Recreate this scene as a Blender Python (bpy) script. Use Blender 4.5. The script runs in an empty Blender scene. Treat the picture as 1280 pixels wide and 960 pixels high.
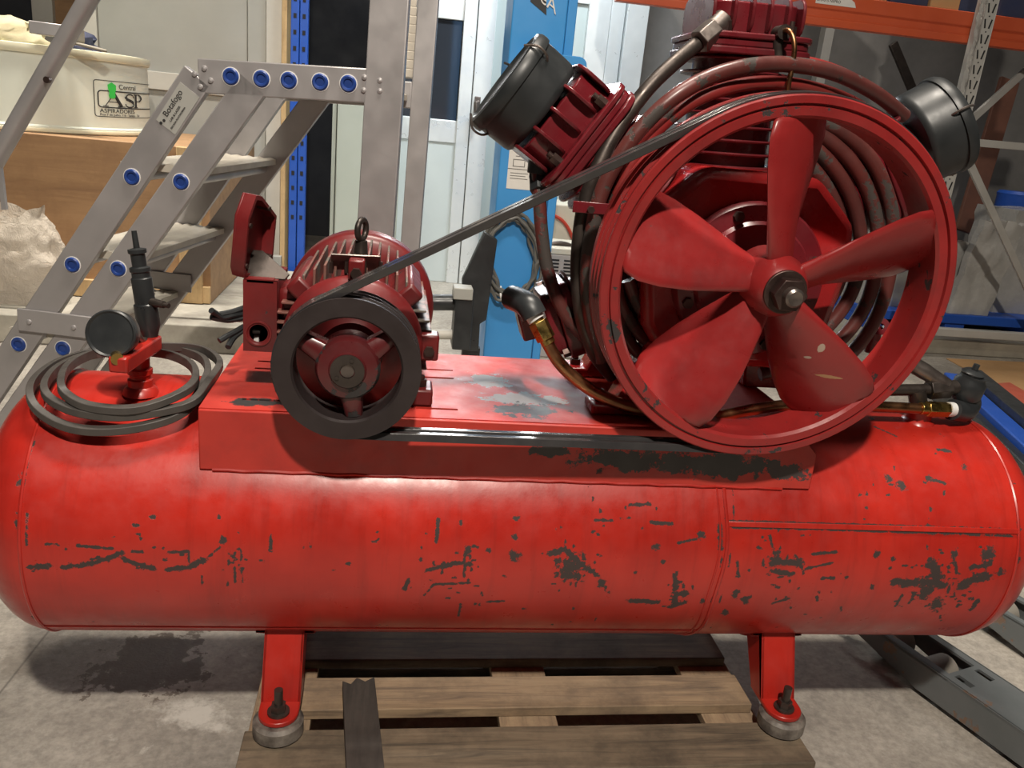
import bpy, math, random
import numpy as np
from mathutils import Vector, Matrix, noise
random.seed(7)
scene = bpy.context.scene
# ------------------------------------------------------------------ camera
CAM = Vector((-0.1483, -1.4533, 1.1642))
YAW, PITCH, ROLL, FPX = 0.1558, 0.3041, 0.0974, 1041.4
_f = Vector((math.sin(YAW)*math.cos(PITCH), math.cos(YAW)*math.cos(PITCH), -math.sin(PITCH)))
_r0 = Vector((math.cos(YAW), -math.sin(YAW), 0)); _u0 = _r0.cross(_f)
_r = _r0*math.cos(ROLL)+_u0*math.sin(ROLL); _u = -_r0*math.sin(ROLL)+_u0*math.cos(ROLL)
cam_d = bpy.data.cameras.new('camera'); cam = bpy.data.objects.new('camera', cam_d)
scene.collection.objects.link(cam); scene.camera = cam
cam_d.sensor_width = 36; cam_d.lens = FPX/1280*36; cam_d.clip_start = .05
m = Matrix((( _r.x,_u.x,-_f.x,CAM.x),(_r.y,_u.y,-_f.y,CAM.y),(_r.z,_u.z,-_f.z,CAM.z),(0,0,0,1)))
cam.matrix_world = m
# ------------------------------------------------------------------ world and lamps
w = bpy.data.worlds.new('world'); scene.world = w; w.use_nodes = True
bg = w.node_tree.nodes['Background']; bg.inputs[0].default_value = (1.0, .95, .88, 1); bg.inputs[1].default_value = .02
def lamp(name, loc, target, size, power, col=(1, .93, .82), sizey=None, spread=180):
    d = bpy.data.lights.new(name, 'AREA'); d.energy = power; d.color = col; d.size = size; d.spread = math.radians(spread)
    if sizey: d.shape = 'RECTANGLE'; d.size_y = sizey
    o = bpy.data.objects.new(name, d); scene.collection.objects.link(o); o.location = loc
    o.rotation_euler = (Vector(target)-Vector(loc)).to_track_quat('-Z', 'Y').to_euler()
    return o
lamp('hall_lamp_front', (-.05, -2.75, 4.0), (0.1, -.1, .5), .16, 185, (1, .91, .79))
lamp('hall_lamp_overhead', (.2, .25, 4.3), (.2, .15, 0), 1.2, 60, (1, .91, .79), .3, 120)
lamp('hall_lamp_back', (2.6, 3.2, 4.6), (2.6, 3.6, 0), 1.2, 26, (1, .93, .84), .35, 90)
lamp('hall_lamp_left', (-1.5, 2.8, 4.4), (-1.5, 3.2, 0), 1.2, 46, (1, .93, .82), .35, 75)
lamp('hall_lamp_door', (.9, 3.4, 3.3), (.6, 4.6, .9), .8, 27, (.88, .96, 1.0), .3, 100)
lamp('added_rim_lamp', (.4, 4.4, 2.3), (.3, .0, 1.0), 1.5, 15, (.96, .98, 1), .2, 90)  # added lamp, no known fixture; puts glints on belts and tube rims
scene.view_settings.view_transform = 'Standard'; scene.view_settings.look = 'None'
scene.view_settings.exposure = 0.0; scene.view_settings.gamma = 1.0
# ------------------------------------------------------------------ helpers
def ray(px, py): return _f + _r*((px-640)/FPX) - _u*((py-480)/FPX)
def P(px, py, Y):
    d = ray(px, py); return CAM + d*((Y-CAM.y)/d.y)
def PZ(px, py, Z):
    d = ray(px, py); return CAM + d*((Z-CAM.z)/d.z)
def PL(px, py, o, n):
    d = ray(px, py); return CAM + d*((o-CAM).dot(n)/d.dot(n))
TR, TH = .23, .4469           # tank radius, axis height
def PT(px, py):               # point of the tank's shell
    d = ray(px, py); a = d.y**2+d.z**2; b = 2*(CAM.y*d.y+(CAM.z-TH)*d.z); c = CAM.y**2+(CAM.z-TH)**2-TR*TR
    return CAM + d*((-b-math.sqrt(max(0, b*b-4*a*c)))/(2*a))
def lin(r, g, b):
    def c(v):
        v /= 255.; return v/12.92 if v <= .04045 else ((v+.055)/1.055)**2.4
    return (c(r), c(g), c(b), 1)
V = Vector
WM = {}
def reg(o, M, parent=None):
    if parent is not None:
        o.parent = parent; o.matrix_basis = WM[parent.name].inverted() @ M
    else: o.matrix_basis = M
    WM[o.name] = M.copy(); return o
def tag(o, label=None, cat=None, group=None, kind=None):
    if label: o['label'] = label
    if cat: o['category'] = cat
    if group: o['group'] = group
    if kind: o['kind'] = kind
    return o
def thing(name, label, cat, loc, group=None):
    o = bpy.data.objects.new(name, None); scene.collection.objects.link(o); o.empty_display_size = .05
    reg(o, Matrix.Translation(loc)); return tag(o, label, cat, group)
def inst(name, me, M, parent=None, bevel=0):
    o = bpy.data.objects.new(name, me); scene.collection.objects.link(o)
    if bevel: addbevel(o, bevel)
    return reg(o, M, parent)
def addbevel(o, wd, seg=2, ang=35):
    b = o.modifiers.new('bevel', 'BEVEL'); b.width = wd; b.segments = seg; b.limit_method = 'ANGLE'; b.angle_limit = math.radians(ang)
    b.harden_normals = False
def frame(axis, up=None):
    z = V(axis).normalized(); up = V(up) if up is not None else (V((0, 0, 1)) if abs(z.z) < .9 else V((1, 0, 0)))
    x = up.cross(z)
    if x.length < 1e-6: x = V((1, 0, 0)).cross(z)
    x.normalize(); return x, z.cross(x), z
class MB:
    def __init__(s, M=None): s.v = []; s.f = []; s.M = M
    def add(s, vs, fs):
        n = len(s.v); s.v += [(s.M @ V(p)) if s.M else V(p) for p in vs]; s.f += [tuple(i+n for i in f) for f in fs]; return s
    def obox(s, c, ax, ay, az):      # half vectors
        c = V(c); ax, ay, az = V(ax), V(ay), V(az)
        if ax.cross(ay).dot(az) < 0: az = -az
        vs = [c+ax*i+ay*j+az*k for k in (-1, 1) for j in (-1, 1) for i in (-1, 1)]
        return s.add(vs, [(0, 2, 3, 1), (4, 5, 7, 6), (0, 1, 5, 4), (2, 6, 7, 3), (0, 4, 6, 2), (1, 3, 7, 5)])
    def box(s, x0, x1, y0, y1, z0, z1):
        return s.obox(((x0+x1)/2, (y0+y1)/2, (z0+z1)/2), ((x1-x0)/2, 0, 0), (0, (y1-y0)/2, 0), (0, 0, (z1-z0)/2))
    def bar(s, p, q, wd, th, up):     # box between p and q; wd along (axis x up), th along up
        p, q = V(p), V(q); a = (q-p); x = V(up).cross(a).normalized(); y = a.cross(x).normalized()
        return s.obox((p+q)/2, x*(wd/2), y*(th/2), a/2)
    def cyl(s, p, q, r0, r1=None, n=20):
        r1 = r0 if r1 is None else r1
        p, q = V(p), V(q); x, y, z = frame(q-p)
        vs = []
        for c, r in ((p, r0), (q, r1)):
            vs += [c+x*(r*math.cos(2*math.pi*i/n))+y*(r*math.sin(2*math.pi*i/n)) for i in range(n)]
        fs = [(i, (i+1) % n, n+(i+1) % n, n+i) for i in range(n)]+[tuple(range(n-1, -1, -1)), tuple(range(n, 2*n))]
        return s.add(vs, fs)
    def lathe(s, prof, o, axis, n=32, closed=False, up=None, a0=0, a1=2*math.pi):
        x, y, z = frame(axis, up); o = V(o); k = len(prof); vs = []; full = abs(a1-a0-2*math.pi) < 1e-6
        m_ = n if full else n+1
        for i in range(m_):
            a = a0+(a1-a0)*i/n; d = x*math.cos(a)+y*math.sin(a)
            vs += [o+d*r+z*h for r, h in prof]
        fs = []
        for i in range(n):
            j = (i+1) % m_
            for t in range(k if closed else k-1):
                u = (t+1) % k; fs.append((i*k+t, j*k+t, j*k+u, i*k+u))
        if full and not closed:
            if prof[0][0] > 1e-6: fs.append(tuple(i*k for i in range(n-1, -1, -1)))
            if prof[-1][0] > 1e-6: fs.append(tuple(i*k+k-1 for i in range(n)))
        return s.add(vs, fs)
    def tube(s, pts, r, n=10, closed=False):
        pts = [V(p) for p in pts]; N = len(pts); rr = r if isinstance(r, (list, tuple)) else [r]*N
        vs = []; prevx = None
        for i in range(N):
            a = pts[(i-1) % N] if (closed or i > 0) else pts[i]; b = pts[(i+1) % N] if (closed or i < N-1) else pts[i]
            z = (b-a).normalized()
            if prevx is None: x = frame(z)[0]
            else:
                x = prevx-z*prevx.dot(z); x.normalize()
            y = z.cross(x); prevx = x
            vs += [pts[i]+x*(rr[i]*math.cos(2*math.pi*k/n))+y*(rr[i]*math.sin(2*math.pi*k/n)) for k in range(n)]
        fs = []
        for i in range(N if closed else N-1):
            j = (i+1) % N
            fs += [(i*n+k, i*n+(k+1) % n, j*n+(k+1) % n, j*n+k) for k in range(n)]
        if not closed: fs += [tuple(range(n-1, -1, -1)), tuple((N-1)*n+k for k in range(n))]
        return s.add(vs, fs)
    def sweep(s, pts, nrm, bin_, sec, closed=True):   # sec: (along nrm, along bin)
        N = len(pts); k = len(sec); vs = []
        for p, a, b in zip(pts, nrm, bin_): vs += [V(p)+V(a)*u+V(b)*w_ for u, w_ in sec]
        fs = []
        for i in range(N if closed else N-1):
            j = (i+1) % N; fs += [(i*k+t, j*k+t, j*k+(t+1) % k, i*k+(t+1) % k) for t in range(k)]
        if not closed: fs += [tuple(range(k)), tuple((N-1)*k+t for t in range(k-1, -1, -1))]
        return s.add(vs, fs)
    def prism(s, poly, o, ux, uy, d):   # polygon in plane (ux,uy) extruded by vector d
        o, ux, uy, d = V(o), V(ux), V(uy), V(d); n = len(poly)
        vs = [o+ux*a+uy*b for a, b in poly]+[o+ux*a+uy*b+d for a, b in poly]
        fs = [tuple(range(n-1, -1, -1)), tuple(range(n, 2*n))]+[(i, (i+1) % n, n+(i+1) % n, n+i) for i in range(n)]
        if ux.cross(uy).dot(d) < 0: fs = [tuple(reversed(f)) for f in fs]
        return s.add(vs, fs)
    def ball(s, c, r, n=12, sc=(1, 1, 1)):
        prof = [(max(1e-7, r*math.sin(math.pi*i/n)), -r*math.cos(math.pi*i/n)) for i in range(n+1)]
        m0 = len(s.v); s.lathe(prof, (0, 0, 0), (0, 0, 1), 2*n)
        for i in range(m0, len(s.v)): q = s.v[i]; s.v[i] = V((q.x*sc[0], q.y*sc[1], q.z*sc[2]))+V(c)
        return s
    def mesh(s, name, sharp=38, o=V((0, 0, 0))):
        me = bpy.data.meshes.new(name); me.from_pydata([tuple(p-o) for p in s.v], [], s.f); me.validate(); me.update()
        me.polygons.foreach_set('use_smooth', [True]*len(me.polygons)); me.set_sharp_from_angle(angle=math.radians(sharp))
        return me
    def build(s, name, mat, parent=None, bevel=0, sharp=38, fix=False):
        xs = [p.x for p in s.v]; ys = [p.y for p in s.v]; zs = [p.z for p in s.v]
        o = V(((min(xs)+max(xs))/2, (min(ys)+max(ys))/2, min(zs)))
        me = s.mesh(name, sharp, o); me.materials.append(mat)
        if fix:
            import bmesh
            bm = bmesh.new(); bm.from_mesh(me); bmesh.ops.recalc_face_normals(bm, faces=bm.faces); bm.to_mesh(me); bm.free()
        return inst(name, me, Matrix.Translation(o), parent, bevel)
def catmull(pts, k=8, closed=False):
    pts = [V(p) for p in pts]; N = len(pts); out = []
    for i in range(N if closed else N-1):
        if closed: a, b, c, d = pts[(i-1) % N], pts[i], pts[(i+1) % N], pts[(i+2) % N]
        else: a, b, c, d = pts[max(i-1, 0)], pts[i], pts[i+1], pts[min(i+2, N-1)]
        for j in range(k):
            t = j/k; out.append(.5*((2*b)+(c-a)*t+(2*a-5*b+4*c-d)*t*t+(3*b-a-3*c+d)*t**3))
    if not closed: out.append(pts[-1])
    return out
def hexa(mb, p, q, r): mb.cyl(p, q, r, r, 6); return mb
def rrect(wd, ht, r, n=4):
    out = []
    for cx, cy, a in ((wd/2-r, ht/2-r, 0), (-wd/2+r, ht/2-r, 90), (-wd/2+r, -ht/2+r, 180), (wd/2-r, -ht/2+r, 270)):
        out += [(cx+r*math.cos(math.radians(a+90*i/n)), cy+r*math.sin(math.radians(a+90*i/n))) for i in range(n+1)]
    return out
# ------------------------------------------------------------------ materials
class NT:
    def __init__(s, name):
        s.m = bpy.data.materials.new(name); s.m.use_nodes = True; s.t = s.m.node_tree; s.b = s.t.nodes['Principled BSDF']
    def n(s, typ, **kw):
        nd = s.t.nodes.new(typ)
        for k, v in kw.items():
            if k.startswith('i_'): nd.inputs[k[2:].replace('_', ' ')].default_value = v
            else: setattr(nd, k, v)
        return nd
    def l(s, a, b): s.t.links.new(a, b)
    def co(s, scale=(1, 1, 1)):
        c = s.n('ShaderNodeTexCoord'); mp = s.n('ShaderNodeMapping'); mp.inputs['Scale'].default_value = scale
        s.l(c.outputs['Object'], mp.inputs[0]); return mp.outputs[0]
    def noise(s, co, scale, detail=4, rough=.55, dist=0):
        nd = s.n('ShaderNodeTexNoise'); nd.inputs['Scale'].default_value = scale; nd.inputs['Detail'].default_value = detail
        nd.inputs['Roughness'].default_value = rough; nd.inputs['Distortion'].default_value = dist
        s.l(co, nd.inputs['Vector']); return nd.outputs['Fac']
    def ramp(s, fac, stops):
        nd = s.n('ShaderNodeValToRGB'); cr = nd.color_ramp
        while len(cr.elements) < len(stops): cr.elements.new(.5)
        for e, (p, c) in zip(cr.elements, stops):
            e.position = p; e.color = c if isinstance(c, (tuple, list)) else (c, c, c, 1)
        s.l(fac, nd.inputs[0]); return nd.outputs[0]
    def mix(s, fac, a, b):
        nd = s.n('ShaderNodeMix', data_type='RGBA')
        if hasattr(fac, 'node'): s.l(fac, nd.inputs[0])
        else: nd.inputs[0].default_value = fac
        for x, i in ((a, 6), (b, 7)):
            if hasattr(x, 'node'): s.l(x, nd.inputs[i])
            else: nd.inputs[i].default_value = x
        return nd.outputs[2]
    def math(s, op, a, b=None, clamp=False):
        nd = s.n('ShaderNodeMath', operation=op, use_clamp=clamp)
        for x, i in ((a, 0), (b, 1)):
            if x is None: continue
            if hasattr(x, 'node'): s.l(x, nd.inputs[i])
            else: nd.inputs[i].default_value = x
        return nd.outputs[0]
    def bump(s, h, strength=.2, dist=.002):
        nd = s.n('ShaderNodeBump'); nd.inputs['Strength'].default_value = strength; nd.inputs['Distance'].default_value = dist
        s.l(h, nd.inputs['Height']); s.l(nd.outputs[0], s.b.inputs['Normal'])
    def out(s, col=None, rough=None, metal=None):
        for x, k in ((col, 'Base Color'), (rough, 'Roughness'), (metal, 'Metallic')):
            if x is None: continue
            if hasattr(x, 'node'): s.l(x, s.b.inputs[k])
            else: s.b.inputs[k].default_value = x
        return s.m
def simple(name, c1, c2=None, scale=12, rough=.5, metal=0, bump=0, rvar=.12, stretch=(1, 1, 1), bscale=None):
    t = NT(name); co = t.co(stretch); c2 = c2 or tuple(x*.75 for x in c1[:3])+(1,)
    f = t.noise(co, scale, 5, .6); col = t.mix(t.ramp(f, [(.3, 0.), (.7, 1.)]), c1, c2)
    r = t.ramp(t.noise(co, scale*2.3, 4), [(.3, max(0, rough-rvar)), (.7, min(1, rough+rvar))])
    if bump: t.bump(t.noise(co, bscale or scale*6, 3), bump)
    return t.out(col, r, metal)
def worn_paint(name, c1, c2, chip=(.03, .026, .026, 1), amount=.66, rough=.35, scale=18, grime=.0, attr=None, coat=.3, stains=()):
    t = NT(name); co = t.co()
    col = t.mix(t.ramp(t.noise(co, 6, 5, .6), [(.35, 0.), (.7, 1.)]), c1, c2)
    if grime: col = t.mix(t.ramp(t.noise(co, 9, 6, .7), [(.48, 0.), (.75, grime)]), col, (.05, .02, .02, 1))
    n1 = t.noise(co, scale, 6, .65)
    mask = t.ramp(n1, [(amount, 0.), (amount+.02, 1.)])
    if attr:
        a = t.n('ShaderNodeAttribute', attribute_name=attr)
        f = t.math('ADD', a.outputs['Fac'], t.math('MULTIPLY', t.math('SUBTRACT', t.noise(co, 95, 9, .78), .5), 2.4))
        f = t.math('MULTIPLY', f, t.math('GREATER_THAN', a.outputs['Fac'], .02))
        m2 = t.ramp(f, [(.52, 0.), (.58, 1.)])
        mask = t.math('MAXIMUM', mask, m2)
        st = t.n('ShaderNodeTexCoord'); mp = t.n('ShaderNodeMapping'); mp.inputs['Scale'].default_value = (14, 1.2, 1.2); t.l(st.outputs['Object'], mp.inputs[0])
        streak = t.ramp(t.noise(mp.outputs[0], 3, 5, .7), [(.5, 0.), (.8, .45)])
        col = t.mix(streak, col, tuple(x*.35 for x in c1[:3])+(1,))
    col = t.mix(mask, col, chip)
    if stains:
        g = t.n('ShaderNodeNewGeometry').outputs['Position']
        for c, rx, ry, rz, sc_, amp in stains:
            sub = t.n('ShaderNodeVectorMath', operation='SUBTRACT'); t.l(g, sub.inputs[0]); sub.inputs[1].default_value = c
            mu = t.n('ShaderNodeVectorMath', operation='MULTIPLY'); t.l(sub.outputs[0], mu.inputs[0]); mu.inputs[1].default_value = (1/rx, 1/ry, 1/rz)
            ln = t.n('ShaderNodeVectorMath', operation='LENGTH'); t.l(mu.outputs[0], ln.inputs[0])
            k = t.math('ADD', ln.outputs['Value'], t.math('MULTIPLY', t.math('SUBTRACT', t.noise(g, 34, 6, .72), .5), amp*1.6))
            sm_ = t.ramp(k, [(.72, 1.), (.80, 0.)]); col = t.mix(sm_, col, sc_)
    r = t.mix(mask, t.ramp(t.noise(co, 30, 4), [(.3, rough-.1), (.7, rough+.12)]), (.8, .8, .8, 1))
    t.bump(t.math('SUBTRACT', t.math('MULTIPLY', t.noise(co, 140, 3), .25), mask), .35, .0012)
    t.b.inputs['Coat Weight'].default_value = coat; t.b.inputs['Coat Roughness'].default_value = .25
    return t.out(col, r, 0)
def wood(name, c1, c2, c3, axis=0, scale=1.0, rough=.75):
    t = NT(name); st = [22, 22, 22]; st[axis] = 1.6; co = t.co(tuple(x*scale for x in st))
    g = t.noise(co, 2.2, 6, .65, .6); col = t.ramp(g, [(.28, c3), (.5, c2), (.72, c1)])
    dirt = t.ramp(t.noise(t.co(), 7, 6, .7), [(.45, 0.), (.7, .75)])
    col = t.mix(dirt, col, c3); t.bump(g, .4, .003); return t.out(col, rough)
M = {}
M['tank'] = worn_paint('tank_red_paint', (.50, .024, .014, 1), (.36, .015, .010, 1), chip=(.045, .03, .027, 1), amount=.715, rough=.36, scale=34, attr='chip')
M['plat'] = worn_paint('platform_red_paint', (.55, .042, .028, 1), (.43, .03, .022, 1), chip=(.045, .042, .04, 1), amount=.70, rough=.5, scale=12, grime=.3, coat=.08, stains=[(P(652, 500, -.06), .085, .05, .03, (.30, .27, .26, 1), 1.6), (P(655, 508, -.12), .08, .045, .03, (.05, .045, .045, 1), 2.2), (P(325, 495, -.14), .075, .03, .03, (.035, .03, .03, 1), 1.0), (P(612, 468, .04), .05, .05, .03, (.33, .3, .29, 1), 2.2), (P(690, 563, -.178), .045, .03, .014, (.045, .04, .04, 1), 1.5), (P(775, 572, -.178), .12, .03, .028, (.04, .038, .038, 1), 1.6), (P(900, 580, -.178), .16, .03, .03, (.045, .043, .043, 1), 1.3), (P(985, 588, -.178), .07, .03, .022, (.06, .045, .045, 1), 1.8), (P(545, 490, -.12), .03, .03, .02, (.35, .32, .3, 1), 1.8)])
M['wheel'] = worn_paint('flywheel_red_paint', (.31, .020, .020, 1), (.21, .015, .016, 1), amount=.685, rough=.34, scale=30, grime=.35, stains=[(P(1035, 470, -.24), .028, .06, .0035, (.42, .22, .10, 1), .8), (P(1022, 432, -.24), .006, .06, .010, (.5, .38, .3, 1), 1.0), (P(1010, 447, -.24), .007, .06, .003, (.45, .33, .27, 1), .8), (P(955, 470, -.24), .02, .06, .006, (.10, .03, .03, 1), 2.0)])
M['rim'] = worn_paint('flywheel_rim_paint', (.33, .022, .021, 1), (.23, .016, .017, 1), chip=(.035, .028, .028, 1), amount=.615, rough=.36, scale=26, grime=.4)
M['pump'] = worn_paint('pump_maroon_paint', (.17, .011, .017, 1), (.10, .009, .013, 1), amount=.69, rough=.3, scale=22, grime=.4)
M['pumpred'] = worn_paint('crankcase_red_paint', (.40, .016, .017, 1), (.26, .012, .013, 1), amount=.74, rough=.25, scale=20, grime=.15)
M['motor'] = worn_paint('motor_red_paint', (.19, .013, .014, 1), (.10, .010, .011, 1), amount=.66, rough=.42, scale=24, grime=.5)
M['fin'] = worn_paint('motor_fin_dusty_paint', (.22, .05, .04, 1), (.20, .13, .10, 1), chip=(.13, .11, .09, 1), amount=.5, rough=.6, scale=16, grime=.3)
M['pulley'] = simple('pulley_cast_iron', (.045, .034, .034, 1), (.03, .022, .022, 1), 14, .5, .3, .15)
M['pulleyred'] = worn_paint('pulley_spoke_paint', (.12, .012, .014, 1), (.05, .014, .015, 1), amount=.55, rough=.35, scale=18, grime=.5)
M['belt'] = simple('belt_rubber', (.035, .033, .035, 1), (.05, .047, .047, 1), 30, .13, 0, 0, rvar=.03)
M['coil'] = simple('spare_belt_rubber', (.055, .05, .046, 1), (.085, .075, .068, 1), 25, .5, 0, .1)
M['black'] = simple('black_plastic', (.018, .02, .022, 1), (.035, .038, .04, 1), 10, .38, 0)
M['filter'] = simple('filter_black_plastic', (.014, .016, .017, 1), (.03, .033, .035, 1), 8, .42, 0)
M['tubedark'] = worn_paint('cooler_tube_dark', (.06, .022, .02, 1), (.14, .03, .025, 1), chip=(.05, .04, .035, 1), amount=.55, rough=.4, scale=16)
M['tubered'] = worn_paint('cooler_tube_red', (.28, .02, .02, 1), (.14, .03, .025, 1), chip=(.06, .04, .035, 1), amount=.58, rough=.35, scale=16)
M['steel'] = simple('worn_steel', (.25, .22, .2, 1), (.12, .09, .08, 1), 20, .4, .8, .1)
M['darksteel'] = simple('dark_steel', (.06, .05, .045, 1), (.10, .08, .07, 1), 20, .42, .7, .1)
M['bolt'] = simple('bolt_steel', (.10, .065, .055, 1), (.05, .03, .028, 1), 40, .45, .7)
M['brass'] = simple('brass', (.55, .38, .12, 1), (.42, .28, .09, 1), 20, .3, 1)
M['copper'] = simple('copper_pipe', (.45, .22, .10, 1), (.28, .13, .07, 1), 16, .35, 1)
M['alu'] = simple('aluminium', (.46, .44, .44, 1), (.38, .365, .365, 1), 5, .42, .45, .05)
M['tread'] = simple('dirty_tread_aluminium', (.72, .67, .57, 1), (.52, .47, .40, 1), 9, .6, .3)
M['bluecap'] = simple('blue_plastic', (.02, .06, .28, 1), (.015, .045, .2, 1), 10, .4)
M['whiteplug'] = simple('white_plastic', (.8, .8, .78, 1), (.7, .7, .68, 1), 10, .5)
M['blue'] = simple('lift_blue_paint', (.05, .28, .66, 1), (.06, .32, .70, 1), 2.5, .4)
M['rackblue'] = simple('rack_blue_paint', (.02, .10, .50, 1), (.018, .085, .42, 1), 5, .45)
M['orange'] = simple('rack_orange_paint', (.62, .11, .04, 1), (.55, .09, .035, 1), 4, .45)
M['rackgrey'] = simple('rack_grey_paint', (.52, .51, .48, 1), (.42, .41, .38, 1), 5, .5)
M['hole'] = simple('dark_recess', (.012, .012, .013, 1), (.016, .016, .017, 1), 4, .8)
M['drum'] = simple('drum_white_plastic', (.78, .80, .70, 1), (.70, .72, .62, 1), 3, .45)
M['drumrim'] = simple('drum_rim_cream', (.82, .79, .60, 1), (.74, .70, .52, 1), 4, .45)
M['ink'] = simple('black_ink', (.02, .02, .02, 1), (.03, .03, .03, 1), 4, .6)
M['green'] = simple('green_ink', (.04, .62, .08, 1), (.05, .5, .08, 1), 8, .6)
M['ply'] = wood('crate_plywood', (.42, .25, .125, 1), (.37, .215, .105, 1), (.27, .15, .075, 1), 0, .3, .6)
M['redwood'] = simple('red_brown_board', (.17, .07, .045, 1), (.11, .05, .035, 1), 6, .7)
M['batten'] = wood('pale_batten', (.66, .46, .24, 1), (.58, .40, .2, 1), (.4, .26, .13, 1), 2, .6)
M['panel'] = simple('grey_panel', (.42, .42, .39, 1), (.37, .37, .34, 1), 2.5, .4)
M['panellight'] = simple('pale_panel_edge', (.62, .60, .54, 1), (.52, .5, .45, 1), 4, .5)
M['cab'] = simple('pale_green_cabinet', (.46, .50, .44, 1), (.42, .46, .40, 1), 3, .45)
M['doorwhite'] = simple('white_aluminium', (.80, .83, .83, 1), (.70, .74, .75, 1), 5, .35, .3)
M['doorpanel'] = simple('door_infill', (.62, .68, .68, 1), (.56, .62, .62, 1), 3, .4)
M['concretewall'] = simple('concrete_block_wall', (.26, .25, .24, 1), (.17, .165, .16, 1), 3, .85, 0, .3, bscale=20)
M['shade_and_black'] = simple('void_shade_and_black_goods', (.018, .02, .026, 1), (.03, .032, .04, 1), 2, .7)  # near-black holds the shade of void and recess; also colours shelf back, boxes
M['wrap'] = simple('wrap_film', (.50, .49, .46, 1), (.38, .37, .35, 1), 6, .25)
M['kerb'] = simple('kerb_concrete', (.40, .36, .29, 1), (.26, .24, .2, 1), 6, .85, 0, .3)
M['card'] = simple('cardboard', (.56, .33, .15, 1), (.50, .29, .13, 1), 4, .7)
M['redpaintfloor'] = simple('red_floor_paint', (.55, .10, .06, 1), (.5, .12, .07, 1), 8, .6)
M['pal'] = wood('pallet_wood', (.40, .29, .18, 1), (.33, .23, .14, 1), (.12, .085, .06, 1), 0)
M['palold'] = wood('pallet_wood_greyed', (.24, .18, .12, 1), (.18, .135, .09, 1), (.05, .04, .03, 1), 0)
M['pally'] = wood('pallet_wood_cross', (.42, .31, .19, 1), (.34, .24, .15, 1), (.14, .1, .07, 1), 1)
M['darkwood'] = wood('dark_loose_board', (.085, .07, .06, 1), (.06, .05, .043, 1), (.03, .025, .022, 1), 1)
M['fork'] = worn_paint('fork_grey_paint', (.12, .135, .138, 1), (.16, .17, .175, 1), chip=(.20, .13, .09, 1), amount=.6, rough=.4, scale=9)
M['rubber'] = simple('foot_rubber', (.045, .035, .03, 1), (.26, .23, .2, 1), 34, .6)
M['roller'] = simple('roller_nylon', (.30, .28, .24, 1), (.22, .2, .18, 1), 12, .5)
M['paper'] = simple('paper_label', (.78, .75, .70, 1), (.7, .68, .64, 1), 12, .8)
M['cream'] = simple('cream_sheet_metal', (.72, .68, .55, 1), (.64, .6, .5, 1), 4, .5)
M['ventgrey'] = simple('vented_grey_sheet', (.45, .42, .40, 1), (.4, .37, .35, 1), 6, .5)
M['cable'] = simple('grey_cable', (.10, .10, .09, 1), (.16, .155, .14, 1), 14, .5)
M['redwire'] = simple('red_wire', (.55, .06, .03, 1), (.5, .05, .03, 1), 8, .5)
M['yellow'] = simple('yellowed_foam', (.66, .58, .36, 1), (.5, .44, .3, 1), 10, .8, 0, .4)
M['whiteboard'] = simple('whitewashed_board', (.50, .47, .40, 1), (.22, .2, .17, 1), 5, .75)
M['darkfabric'] = simple('navy_tarp', (.03, .04, .10, 1), (.05, .055, .09, 1), 6, .7)
def glassmat(name, col, rough=.06):
    t = NT(name); t.b.inputs['Base Color'].default_value = col; t.b.inputs['Roughness'].default_value = rough
    t.b.inputs['Specular IOR Level'].default_value = .8; return t.m
M['darkglass'] = glassmat('dark_window_glass', (.035, .04, .05, 1))
M['paleglass'] = glassmat('frosted_glass', (.45, .52, .52, 1), .3)
def filmmat(name, col, trans):
    t = NT(name); co = t.co(); t.b.inputs['Base Color'].default_value = col; t.b.inputs['Roughness'].default_value = .25
    t.b.inputs['Transmission Weight'].default_value = trans; t.b.inputs['IOR'].default_value = 1.15
    t.bump(t.noise(co, 22, 5, .7, 1.2), .8, .02); return t.m
M['bag'] = filmmat('plastic_sheet', (.78, .70, .60, 1), .25)
M['film'] = filmmat('stretch_film', (.70, .69, .66, 1), .45)
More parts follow.
